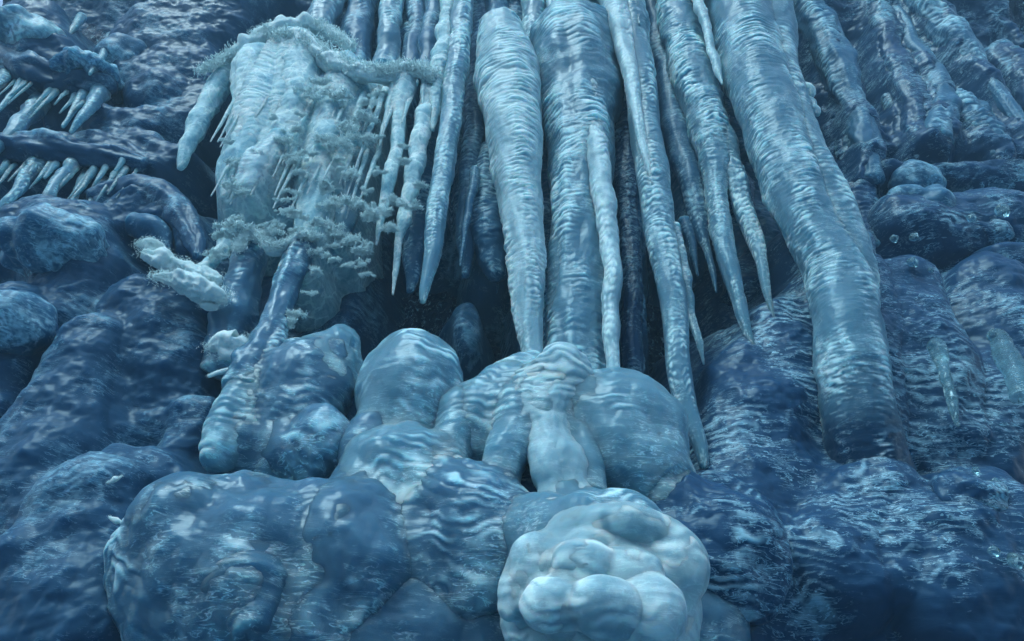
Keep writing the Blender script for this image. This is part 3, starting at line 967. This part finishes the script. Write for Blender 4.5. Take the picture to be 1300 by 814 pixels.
for q in [(780, 690, 84, 44, 5.34), (680, 722, 46, 46, 5.18), (844, 716, 46, 54, 5.22), (700, 768, 48, 40, 4.92), (764, 772, 50, 38, 4.82), (826, 776, 46, 44, 4.92),
          (738, 720, 46, 34, 4.98), (796, 728, 40, 32, 4.98), (652, 752, 30, 40, 5.2), (755, 700, 44, 26, 5.16)]:
    MS.append(('e', 'bright', None, q, 0.055, 0.6, 0.35))


def prim_of(kd, shape, kk):
    if kd == 'e':
        cx, cy, rx, ry, Y = shape[:5]
        deep = shape[5] if len(shape) > 5 else 0.9
        down = shape[6] if len(shape) > 6 else 0.0
        c, mpp = at(cx, cy, Y)
        d = c - CAM
        el = math.atan2(d[2], math.hypot(d[0], d[1]))
        a = rx * mpp
        b = a * deep
        cz = math.sqrt(max((ry * mpp) ** 2 - (b * math.sin(el)) ** 2, (0.5 * ry * mpp) ** 2)) / math.cos(el)
        return ('e', c, a, b, cz, down, kk, mpp)
    P, _ = catmull(world_path(*shape), 14)
    return ('t', P, kk)


PR = [prim_of(m[0], m[3], m[4]) for m in MS]


def prim_d(pr, P):
    if pr[0] == 'e':
        p = P - pr[1]
        cz = np.where(p[:, 2] < 0, pr[4] * (1 + pr[5]), pr[4])
        r = np.stack([np.full(len(P), pr[2]), np.full(len(P), pr[3]), cz], 1)
        k1 = np.linalg.norm(p / r, axis=1)
        k2 = np.linalg.norm(p / (r * r), axis=1)
        return k1 * (k1 - 1) / np.maximum(k2, 1e-6)
    best = np.full(len(P), 1e3)
    Q = pr[1]
    for A, B in zip(Q[:-1], Q[1:]):
        ab = B[:3] - A[:3]
        t = np.clip(((P - A[:3]) @ ab) / (ab @ ab + 1e-9), 0, 1)
        d = np.linalg.norm(P - A[:3] - t[:, None] * ab, axis=1) - (A[3] + t * (B[3] - A[3]))
        best = np.minimum(best, d)
    return best


def near(i):
    """indices of the masses that come close to mass i"""
    def box(pr):
        if pr[0] == 'e':
            r = np.array([pr[2], pr[3], pr[4] * (1 + pr[5])])
            return pr[1] - r, pr[1] + r
        return (pr[1][:, :3] - pr[1][:, 3:4]).min(0), (pr[1][:, :3] + pr[1][:, 3:4]).max(0)
    lo, hi = box(PR[i])
    out = []
    for j, pr in enumerate(PR):
        l2, h2 = box(pr)
        if np.all(l2 < hi + 0.2) and np.all(h2 > lo - 0.2):
            out.append(j)
    return out


def grow(P, N, own):
    ids = near(own)
    disp = np.zeros(len(P))
    for it in range(4):
        X = P + N * disp[:, None]
        f = None
        do = np.full(len(P), 1e3)
        for j in ids:
            d = prim_d(PR[j], X)
            if j == own:
                da = d
            else:
                do = np.minimum(do, d)
            if f is None:
                f = d
            else:
                k = min(PR[j][-2] if PR[j][0] == 'e' else PR[j][-1], 0.5)
                h = np.clip(0.5 + 0.5 * (f - d) / k, 0, 1)
                f = f * (1 - h) + d * h - k * h * (1 - h)
        tt = np.clip((da - do) / 0.16, 0, 1)
        disp = np.clip(disp + 0.85 * (-0.022 * tt - f), -0.08, 0.16)
    return disp


def skin(Pw, lump, rib):
    """relief shared by all the masses so that it runs on across their seams"""
    w = Pw + 40.0
    big = fbm(w * np.array([1.25, 1.25, 1.0]), 3, 0.45)
    sm = fbm(w * np.array([4.2, 4.2, 3.2]), 3)
    ph = w[:, 2] / 0.125 + 2.0 * noise(w * 1.3) + 1.0 * noise(w * 3.1) + 0.4 * noise(w * 7)
    fr = ph - np.floor(ph)
    pr = np.sin(math.pi * fr) ** 0.7
    area = np.clip(0.45 + 1.4 * noise(w * 1.1 + 9), 0, 1.2)
    seg = np.clip(0.6 + 1.3 * noise(np.stack([w[:, 0] * 4.0, w[:, 1] * 4.0, np.floor(ph) * 1.7], 1)), 0, 1.3)
    d = lump * 0.20 * big + lump * 0.035 * sm + rib * 0.018 * pr * area * (0.5 + 0.5 * seg)
    return d, pr ** 3 * area * seg * 1.5 - 0.25


caul = None
for i, m in enumerate(MS):
    kd, mt, lab, shape, kk, lp, rb = m
    if kd == 'e':
        _, c, a, b, cz, down, _k, mpp = PR[i]
        mm = int(np.clip(2 * math.pi * max(a, cz) / (2.6 * mpp), 40, 330))
        nn = int(mm * 0.6)
        PH, TH = np.meshgrid(np.linspace(0.004, math.pi - 0.004, nn), np.linspace(0, 2 * math.pi, mm, endpoint=False), indexing='ij')
        U = np.stack([np.sin(PH) * np.cos(TH), np.sin(PH) * np.sin(TH), np.cos(PH)], -1).reshape(-1, 3)
        r3 = np.stack([np.full(len(U), a), np.full(len(U), b), np.where(U[:, 2] < 0, cz * (1 + down), cz)], 1)
        P = c + U * r3
        N = U / r3
        N /= np.linalg.norm(N, axis=1)[:, None]
        foot = c - np.array([0, 0, cz * (1 + down) * 0.95])
        BLOBS.append(('blob', c, a * 0.93, b * 0.88, cz * 0.93))
        cz_up = c + np.array([0, 0, cz])
    else:
        Wp = world_path(*shape)
        mpp = Wp[:, 4].mean()
        L = np.linalg.norm(np.diff(Wp[:, :3], axis=0), axis=1).sum()
        nn = int(L / (2.3 * mpp))
        Q, _ = catmull(Wp, nn)
        mm = int(np.clip(2 * math.pi * Q[:, 3].max() / (2.6 * mpp), 40, 200))
        T = np.gradient(Q[:, :3], axis=0)
        T /= np.linalg.norm(T, axis=1)[:, None]
        e1 = np.cross(T, np.array([0, 1.0, 0]))
        e1 /= np.linalg.norm(e1, axis=1)[:, None]
        e2 = np.cross(T, e1)
        th = np.linspace(0, 2 * math.pi, mm, endpoint=False)
        N = (e1[:, None] * np.cos(th)[None, :, None] + e2[:, None] * np.sin(th)[None, :, None])
        P = (Q[:, None, :3] + N * Q[:, 3][:, None, None]).reshape(-1, 3)
        N = N.reshape(-1, 3)
        foot = Q[-1, :3].copy()
    g = grow(P, N, i)
    d, fa = skin(P, lp, rb)
    V = P + N * (g + d)[:, None]
    F = grid_faces(nn, mm, True)
    V = np.vstack([V, V[:mm].mean(0), V[-mm:].mean(0)])
    j = np.arange(mm)
    tri = np.vstack([F[:, [0, 1, 2]], F[:, [0, 2, 3]], np.stack([np.full(mm, nn * mm), (j + 1) % mm, j], 1),
                     np.stack([np.full(mm, nn * mm + 1), (nn - 1) * mm + j, (nn - 1) * mm + (j + 1) % mm], 1)])
    if kd == 'e':
        tri = tri[:, ::-1]
    fa = np.r_[fa, 0, 0]
    if lab is None:
        link_mesh('lobe', V, tri, mt, frost=fa, parent=caul)
    else:
        nm, ct = ('ice_slab', 'ice slab') if 'slab' in lab else ('ice_cone', 'ice cone') if lab.startswith('cone') else ('ice_mound', 'ice mound')
        o = link_mesh(nm, V, tri, mt, origin=foot, frost=fa, label=lab, cat=ct, group=GM if nm == 'ice_mound' else None)
        if lab == CAUL:
            caul = o

AP = [b for b in BLOBS[-len(PR):] if b[0] == 'blob' and 3.0 > b[1][2] - 0 and b[1][0] < 1.35 and b[2] > 0.35]
sheet('ice_apron', 'low ice apron filling the hollows under the central mounds', 'ice apron', None,
      (-4.0, 3.2), (-0.3, 6.0), 0.02, [
          ([(330, 720, 90), (420, 740, 80), (470, 800, 120)], 6.4),
          ([(590, 720, 80), (600, 800, 90)], 6.4),
          ([(840, 730, 60), (860, 800, 90)], 6.4)],
      lambda X, Z: 7.6 - 1.5 * sst(4.2, 0.5, Z) + 3.2 * sst(3.4, 4.8, Z), 'mound', ripple=0.02, rough=0.08, rib=0.012, k=0.6, warpamp=0.1, slope=3.0)

# ------------------------------------------------------------------ rime, snow and the frosted left curtain
def needles(parent, centers, radius, n, length, mat='snow', name='frost_needles', up=(0, -0.4, 0.6), width=0.16):
    Vs, Fs = [], []
    k = 0
    rg = random.Random(int(1000 * centers[0][0]) + n)
    for c in centers:
        for i in range(n):
            d = Vector((rg.gauss(0, 1) + up[0], rg.gauss(0, 1) * 0.7 + up[1], rg.gauss(0, 1) * 0.8 + up[2])).normalized()
            o = Vector(c) + Vector((rg.gauss(0, 1), rg.gauss(0, 0.5), rg.gauss(0, 1))) * radius * 0.36
            ll = length * rg.uniform(0.35, 1.1)
            w = ll * width * rg.uniform(0.7, 1.4)
            a = d.orthogonal().normalized()
            b = d.cross(a).normalized()
            p = [o + a * w, o + b * w, o - a * w, o - b * w, o + d * ll * 0.6 + a * w * 1.1, o + d * ll * 0.6 + b * w * .5,
                 o + d * ll * 0.6 - a * w * 1.1, o + d * ll * 0.6 - b * w * .5, o + d * ll]
            Vs += [tuple(v) for v in p]
            for q in range(4):
                q2 = (q + 1) % 4
                Fs += [(k + q, k + q2, k + 4 + q2), (k + q, k + 4 + q2, k + 4 + q), (k + 4 + q, k + 4 + q2, k + 8)]
            k += 9
    return Vs, Fs


def surf_points(pts, Y, n, jitter=0.6):
    Wp = world_path(pts, Y)
    if pts[0][1] <= 1: Wp = Wp[1:]
    P, t = catmull(Wp, n)
    return P


def snow_ridge(name, label, cat, pts, Y, group=None, dens=110, nl=0.6):
    root = tube(name, label, cat, group, pts, Y, 'snow', rib=0.0, lump=0.6, rough=0.45, flute=0.15, knob=0.5, close_top=True, res=2.2)
    P = surf_points(pts, Y, 60)
    cs = [(p[0], p[1] - 0.5 * p[3], p[2]) for p in P]
    Vs, Fs = needles(root, cs, float(P[:, 3].mean()) * 1.5, dens, float(P[:, 3].mean()) * nl, width=0.09)
    link_mesh('frost_needles', Vs, Fs, 'rime', parent=root, smooth=False)
    return root


# frosted curtain
GL = 'frosted lobes of the curtain under the snowy ridge'
CURT = [
    ('veined frosted lobe forming the left edge of the curtain', [(330, 66, 14), (325, 80, 26), (324, 115, 28), (322, 150, 26), (312, 190, 28), (300, 230, 27), (296, 256, 14)], 6.95, 'veined', 0.08),
    ('frosted lobe under the crest of the snowy arch', [(384, 52, 18), (384, 80, 28), (378, 115, 26), (370, 160, 24), (352, 205, 24), (334, 245, 18), (325, 262, 8)], 6.9, 'veined', 0.1),
    ('rime-tufted lobe in the middle of the curtain', [(436, 84, 18), (430, 120, 22), (418, 165, 22), (408, 210, 24), (400, 260, 22), (392, 300, 20), (384, 330, 14)], 6.9, 'veined', 0.1),
    ('shaded lobe right of the rime-tufted one', [(472, 96, 14), (466, 130, 15), (456, 180, 17), (446, 230, 18), (438, 275, 16), (430, 310, 8)], 7.1, 'mid', 0.12),
    ('bright bulging lobe at the lower left of the curtain', [(352, 180, 14), (338, 200, 20), (322, 222, 22), (310, 245, 14)], 6.7, 'bright', 0.1),
    ('dark recessed lobe at the back of the curtain', [(400, 100, 20), (395, 160, 24), (380, 220, 26), (360, 280, 20)], 7.3, 'dim', 0.1),
]
for lab, pts, Y, mt, kn in CURT:
    tube('ice_lobe', lab, 'ice lobe', GL, pts, Y, mt, rib=0.05, ribpx=7, lump=0.18, knob=kn, close_top=True, rough=0.06)
sheet('ice_curtain', 'frosted ice curtain spanning between its bulging lobes under the snowy ridge', 'ice curtain', None,
      (-5.2, -0.7), (6.8, 17.5), 0.02, [(c[1], c[2], 0.93) for c in CURT] + [([(350, 70, 40), (340, 140, 40), (330, 200, 30)], 7.1),
       ([(440, 110, 40), (420, 180, 40), (410, 250, 34)], 7.2), ([(480, 110, 20), (470, 200, 18)], 7.3)],
      lambda X, Z: 9.6 + 0 * X, 'veined', ripple=0.03, rough=0.05, rib=0.02, k=0.45, warpamp=0.1, slope=4.5)
tube('ice_column', 'rounded slanting column left of the frosted curtain', 'ice column', GC,
     [(296, 78, 9), (286, 95, 14), (272, 118, 15), (256, 150, 13), (243, 180, 11), (234, 200, 8), (228, 214, 4)], 7.1, 'veined', rib=0.08, ribpx=6, lump=0.2, knob=0.15, close_top=True)

snow_ridge('snow_ridge', 'thick rime-crusted snow arch at the top of the frosted curtain', 'snow ridge',
           [(255, 92, 3), (285, 76, 5), (316, 58, 9), (342, 42, 12), (372, 35, 11), (400, 34, 10), (425, 46, 8), (448, 62, 5)], (6.85, 6.85), 'snow ridges along the curtain top')
snow_ridge('snow_ridge', 'lower rime-crusted snow ridge running right to the icicle roots', 'snow ridge',
           [(352, 48, 8), (376, 52, 14), (400, 64, 12), (420, 78, 13), (448, 91, 12), (480, 95, 10), (510, 93, 12), (535, 92, 9), (548, 99, 4)], (6.6, 6.6),
           'snow ridges along the curtain top')

# snow-capped post
root = tube('ice_post', 'snow-capped leaning post of ice above the ribbed dome', 'ice post', None,
     [(392, 300, 10), (386, 312, 16), (374, 335, 19), (362, 370, 17), (350, 400, 18), (338, 430, 22), (325, 470, 26), (312, 500, 26)], (6.75, 6.6), 'mound', rib=0.07, lump=0.28, knob=0.12, close_top=True)
tube('ice_mound', 'round-topped boulder of ice under the left end of the snow cap', 'ice mound', GM,
     [(319, 300, 10), (319, 306, 18), (318, 322, 21), (313, 345, 22), (304, 375, 24), (294, 420, 28), (284, 470, 26)], (6.85, 7.1), 'mound', rib=0.05, lump=0.28, knob=0.1, close_top=True)
snow_ridge('snow_drift', 'curving snow drift lying on the boulder and the leaning post', 'snow drift',
           [(303, 318, 3), (308, 304, 6), (320, 298, 7), (334, 306, 8), (350, 316, 9), (366, 311, 8), (382, 303, 7), (398, 303, 5)], (6.6, 6.6), nl=0.7)
# snow patches on the left
for lab, pts, Y in [
    ('bright snow patch lying on the dark ice left of the boulder', [(196, 352, 4), (212, 354, 9), (232, 360, 14), (252, 368, 16), (272, 374, 14), (288, 380, 6)], 6.55),
    ('long dull snow strip above the bright patch', [(182, 322, 7), (205, 330, 11), (228, 337, 10), (250, 347, 9), (278, 357, 6)], 6.7),
    ('small snow patch just below the bright one', [(255, 388, 3), (265, 390, 6), (276, 391, 3)], 6.6),
    ('snow patch left of the leaning post foot', [(266, 442, 4), (283, 438, 10), (298, 442, 12), (312, 434, 7)], 6.6),
    ('wispy snow patch lowest beside the leaning post', [(278, 455, 2), (290, 454, 4), (303, 455, 3)], 6.6),
    ('tiny clump of snow right of the leaning slab top', [(264, 478, 2), (276, 474, 3), (290, 470, 3)], 6.5),
    ('scrap of snow stuck on the dark apron, upper one at lower left', [(136, 613, .8), (142, 611, 2.6), (147, 608, 4), (151, 607, 2), (155, 604, .8)], 6.1),
    ('scrap of snow stuck on the dark apron, lower one at lower left', [(138, 656, .6), (143, 659, 2.4), (148, 661, 3.6), (152, 662, 2), (156, 665, .8)], 6.0),
    ('frosty lump above the dull snow strip', [(176, 312, 5), (190, 310, 9), (204, 318, 6)], 6.75),
]:
    snow_ridge('snow_patch', lab, 'snow patch', pts, Y, 'snow patches on the lower left ice', dens=45, nl=0.3)
tube('snow_patch', 'feathery rime column standing behind the boulder', 'snow patch', 'snow patches on the lower left ice',
     [(297, 284, 4), (290, 296, 9), (282, 315, 9), (270, 332, 9), (258, 348, 8)], 7.0, 'veined', knob=0.4, rough=0.3, close_top=True)

# rime tufts over the curtain
TUFTS = [(405, 105, 7), (393, 116, 6), (420, 123, 9), (466, 129, 6), (464, 150, 9), (440, 160, 8), (455, 172, 8), (378, 165, 6), (412, 178, 9),
         (436, 186, 8), (362, 178, 7), (372, 205, 6), (386, 195, 6), (450, 222, 7), (300, 206, 7), (296, 236, 8), (309, 244, 5), (412, 238, 7),
         (418, 262, 8), (410, 284, 8), (440, 255, 8), (462, 262, 7), (470, 275, 8), (487, 270, 7), (496, 290, 7), (366, 272, 7), (352, 288, 6),
         (345, 296, 6), (432, 300, 9), (450, 308, 8), (462, 318, 7), (398, 345, 6), (404, 322, 6), (372, 400, 7), (364, 410, 6), (390, 298, 7),
         (420, 330, 5), (456, 335, 5), (466, 348, 4), (505, 255, 6), (515, 205, 5), (530, 235, 5), (482, 218, 5), (520, 262, 6), (290, 180, 4),
         (346, 150, 4), (330, 195, 5), (425, 300, 7), (380, 220, 6), (476, 120, 4), (512, 185, 4), (394, 372, 4), (296, 288, 8), (285, 300, 8), (272, 322, 7), (300, 278, 5)]
for _ in range(40):
    x = random.uniform(318, 510)
    y = random.uniform(110, 340)
    if abs(x - (455 - (y - 110) * 0.3)) < 75:
        TUFTS.append((x, y, random.uniform(2.2, 4.5)))
for i, (x, y, r) in enumerate(TUFTS):
    Y = 6.5 if y < 300 else 6.6
    c, mpp = at(x, y, Y)
    where = ('hanging from the icicles right of the curtain' if x > 475 else 'near the left edge of the curtain' if x < 340 and y < 260 else
             'beside the boulder left of the post' if x < 340 else 'on the lower fringe of the curtain' if y > 290 else
             'on the upper half of the curtain' if y < 170 else 'on the lower half of the curtain')
    cs = [tuple(c + np.array([random.gauss(0, 1) * r * mpp * 1.15, random.gauss(0, 0.3) * r * mpp, random.gauss(0, 1) * r * mpp * random.uniform(0.2, 0.6)])) for _ in range(9)]
    r *= 1.35
    Vs, Fs = needles(None, cs, r * mpp * 0.6, 75, r * mpp * 0.55, up=(0.4, -0.5, 0.1), width=0.08)
    link_mesh('rime_tuft', Vs, Fs, 'rime', origin=c, label='spiky rime tuft ' + where, cat='rime tuft', group='spiky rime tufts ' + where, smooth=False)

# ------------------------------------------------------------------ short icicles at the upper left shelves
GS = 'short icicles fringing the upper left shelves'
for lab, pts, Y in [
    ('thin slanting icicle at the left edge under the top shelf', [(38, 90, 6), (22, 112, 4.5), (-4, 142, 3)], 7.05),
    ('broad icicle tapering at the right end of the top shelf', [(132, 112, 11), (118, 130, 8), (104, 150, 6), (90, 168, 3)], 7.0),
    ('narrow icicle just left of the broad tapering one', [(112, 108, 7), (98, 132, 5), (80, 161, 2.5)], 7.05),
    ('stout dull icicle at the left edge', [(52, 130, 11), (32, 152, 11), (10, 175, 9), (-8, 192, 7)], 7.1),
    ('bright thin icicle hanging from the small arch', [(143, 48, 6), (130, 70, 4.5), (114, 94, 2)], 7.0),
    ('faint icicle high at the upper left', [(104, 22, 5), (92, 38, 3.5), (81, 52, 1.5)], 7.3),
    ('long icicle at the left edge under the lower shelf', [(52, 202, 10), (34, 226, 9), (14, 250, 7), (-6, 274, 5)], 6.95),
    ('longest icicle of the lower shelf', [(100, 200, 8), (82, 222, 8), (60, 250, 7), (40, 275, 5), (20, 292, 3)], 6.95),
    ('small icicle between two long ones of the lower shelf', [(76, 202, 5), (66, 214, 4), (57, 226, 2)], 6.95),
    ('slim icicle right of the longest one of the lower shelf', [(112, 220, 6), (98, 245, 5), (86, 268, 4), (76, 288, 2)], 6.95),
    ('stubby icicle at the right end of the lower shelf', [(160, 198, 5), (152, 208, 3.5), (146, 216, 1.5)], 6.95),
    ('short wide icicle at the left end of the top shelf', [(20, 80, 9), (4, 100, 6), (-8, 116, 3)], 7.1),
    ('wavy icicle below the lower shelf', [(132, 228, 5), (118, 250, 4), (108, 268, 3), (100, 284, 1.5)], 7.0),
]:
    pts = [(pts[0][0], pts[0][1], pts[0][2] * 1.2, Y + 0.62)] + [(p[0], p[1], p[2], Y + (0.15 if q == 0 else 0)) for q, p in enumerate(pts[1:])]
    tube('icicle', lab, 'icicle', GS, pts, Y, 'mid', rib=0.1, ribpx=6, close_top=True)
for lab, e, mt in [
    ('pale smooth hump of the top shelf at the left edge', (38, 62, 52, 40, 7.45), 'mid'),
    ('small pale arch right of the top shelf', (155, 72, 28, 30, 7.5), 'dim'),
    ('milky shelf lobe above the broad tapering icicle', (110, 100, 44, 24, 7.4), 'dim'),
    ('milky bulge at the left edge at mid height', (15, 415, 52, 44, 6.7), 'dim'),
    ('broad milky hump below the lower shelf', (75, 320, 70, 48, 7.0), 'dim'),
]:
    mound('ice_hump', lab, 'ice hump', 'humps of ice on the left side', e, mt, lump=0.10, rib=0.012, ribpx=12, lobes=0.0, rough=0.006)

tube('ice_hood', 'hooded arch of ice curling down beside the dark gap at the left', 'ice hood', None,
     [(120, 262, 20), (150, 252, 26), (185, 252, 28), (215, 264, 26), (236, 284, 20), (246, 306, 15), (249, 326, 7)], (7.25, 7.0), 'soft', rib=0.04, lump=0.3, close_top=True)
tube('ice_hood', 'small inner fold of ice under the hooded arch', 'ice hood', None,
     [(170, 284, 16), (190, 290, 18), (206, 302, 14), (212, 318, 7)], 7.2, 'dim', rib=0.04, lump=0.3, close_top=True)

# ------------------------------------------------------------------ fringes of fine icicles
rf = random.Random(5)


def fringe(lab, grp, line, n, lr, rr, Y, mt, vp=True):
    """line: pixel polyline of the ledge the icicles hang from"""
    for q in range(n):
        f = (q + rf.uniform(0.1, 0.9)) / n * (len(line) - 1)
        k = min(int(f), len(line) - 2)
        f -= k
        x = line[k][0] * (1 - f) + line[k + 1][0] * f + rf.uniform(-3, 3)
        y = line[k][1] * (1 - f) + line[k + 1][1] * f + rf.uniform(-4, 4)
        L = rf.uniform(*lr)
        r = rf.uniform(*rr)
        dx, dy = x - 720, y + 550
        d = math.hypot(dx, dy)
        dx, dy = dx / d, dy / d
        b = rf.uniform(-0.06, 0.06)
        pts = [(x - dx * 5, y - dy * 5, r * 1.3, Y + 0.62), (x + dx * L * 0.2, y + dy * L * 0.2, r * 1.1, Y + 0.2),
               (x + (dx + b) * L * 0.6, y + dy * L * 0.6, r * 0.65, Y), (x + (dx + b) * L, y + dy * L, 0.9, Y)]
        if pts[0][1] < 2:
            continue
        tube('icicle', lab, 'icicle', grp, pts, Y, mt, rib=0.12, ribpx=5, close_top=True)


for lab, line, Y in [
    ('lumpy ice ledge carrying the upper row of short icicles at the upper left', [(-20, 76, 24), (20, 86, 20), (50, 96, 26), (85, 104, 19), (120, 108, 24), (142, 112, 12)], 7.42),
    ('lumpy ice ledge carrying the lower row of short icicles at the left edge', [(-20, 190, 26), (30, 192, 20), (70, 194, 25), (110, 200, 19), (150, 202, 22), (185, 208, 12)], 7.34),
]:
    tube('ice_ledge', lab, 'ice ledge', 'ledges at the upper left', line, Y, 'soft', rib=0.03, lump=0.5, rough=0.06, close_top=True)
fringe('fine icicle in the fringe below the top shelf at the upper left', 'fine icicles below the top left shelf', [(0, 96), (40, 100), (95, 122), (135, 128)], 12, (22, 52), (1.8, 3.6), 7.1, 'mid')
fringe('fine icicle in the fringe below the lower shelf at the upper left', 'fine icicles below the lower left shelf', [(0, 204), (50, 208), (120, 214), (180, 212)], 15, (28, 62), (1.8, 4.2), 7.0, 'mid')
fringe('fine icicle on the frosted curtain below the snowy ridge', 'fine icicles on the frosted curtain', [(316, 92), (350, 78), (385, 88), (425, 112), (470, 112), (530, 106)], 22, (40, 120), (2.2, 4.5), 6.62, 'veined')
fringe('fine icicle low on the frosted curtain', 'fine icicles low on the frosted curtain', [(300, 190), (340, 175), (390, 170), (440, 185), (490, 190)], 16, (40, 100), (2.0, 4.2), 6.6, 'veined')
fringe('thin shaded icicle deep in the recess behind the large ones', 'thin shaded icicles deep in the recess', [(585, 150), (650, 250), (700, 240), (800, 210), (860, 200), (925, 230)], 16, (60, 150), (2.5, 6.0), 7.7, 'dim')

# ------------------------------------------------------------------ haze volume added to lift the dark tones
def build_haze():
    m = bpy.data.materials.new('haze')
    m.use_nodes = True
    n = m.node_tree
    n.nodes.clear()
    o = n.nodes.new('ShaderNodeOutputMaterial')
    v = n.nodes.new('ShaderNodeVolumePrincipled')
    v.inputs['Color'].default_value = (0.40, 0.74, 0.98, 1)
    v.inputs['Density'].default_value = HAZE
    n.links.new(v.outputs[0], o.inputs['Volume'])
    MAT['haze'] = m
    x0, x1, y0, y1, z0, z1 = -95, 95, -135, 45, -2, 60
    V = [(x0, y0, z0), (x1, y0, z0), (x1, y1, z0), (x0, y1, z0), (x0, y0, z1), (x1, y0, z1), (x1, y1, z1), (x0, y1, z1)]
    F = [(0, 3, 2, 1), (4, 5, 6, 7), (0, 1, 5, 4), (1, 2, 6, 5), (2, 3, 7, 6), (3, 0, 4, 7)]
    link_mesh('haze', V, F, 'haze', label='added blue haze that lifts the dark tones', cat='haze', kind='stuff', smooth=False)


HAZE = 0.0075
build_haze()

# ------------------------------------------------------------------ light
w = bpy.data.worlds.new('World')
scene.world = w
w.use_nodes = True
nt = w.node_tree
bg = nt.nodes['Background']
sky = nt.nodes.new('ShaderNodeTexSky')
sky.sky_type = 'NISHITA'
sky.sun_disc = False
SUN_EL, SUN_AZ = 52.0, 212.0      # compass-like angle from +Y, clockwise: behind and left of the camera
sky.sun_elevation = math.radians(SUN_EL)
sky.sun_rotation = math.radians(SUN_AZ)
sky.air_density = 1.6
sky.dust_density = 1.0
nt.links.new(sky.outputs[0], bg.inputs[0])
bg.inputs[1].default_value = 0.12

sl = bpy.data.lights.new('sun', 'SUN')
sun = bpy.data.objects.new('sun', sl)
COL.objects.link(sun)
sl.energy = 1.5
sl.angle = math.radians(26)
sl.color = (0.74, 0.96, 1.0)
az, el = math.radians(SUN_AZ), math.radians(SUN_EL)
dvec = Vector((math.sin(az) * math.cos(el), math.cos(az) * math.cos(el), math.sin(el)))
sun.rotation_euler = dvec.to_track_quat('Z', 'Y').to_euler()

scene.view_settings.view_transform = 'Standard'
scene.view_settings.look = 'None'
scene.view_settings.exposure = 1.16
scene.view_settings.gamma = 1.0
scene.render.engine = 'CYCLES'
cy = scene.cycles
cy.use_denoising = True
cy.adaptive_threshold = 0.035
cy.max_bounces = 6
cy.diffuse_bounces = 2
cy.glossy_bounces = 3
cy.transmission_bounces = 5
cy.caustics_reflective = False
cy.caustics_refractive = False
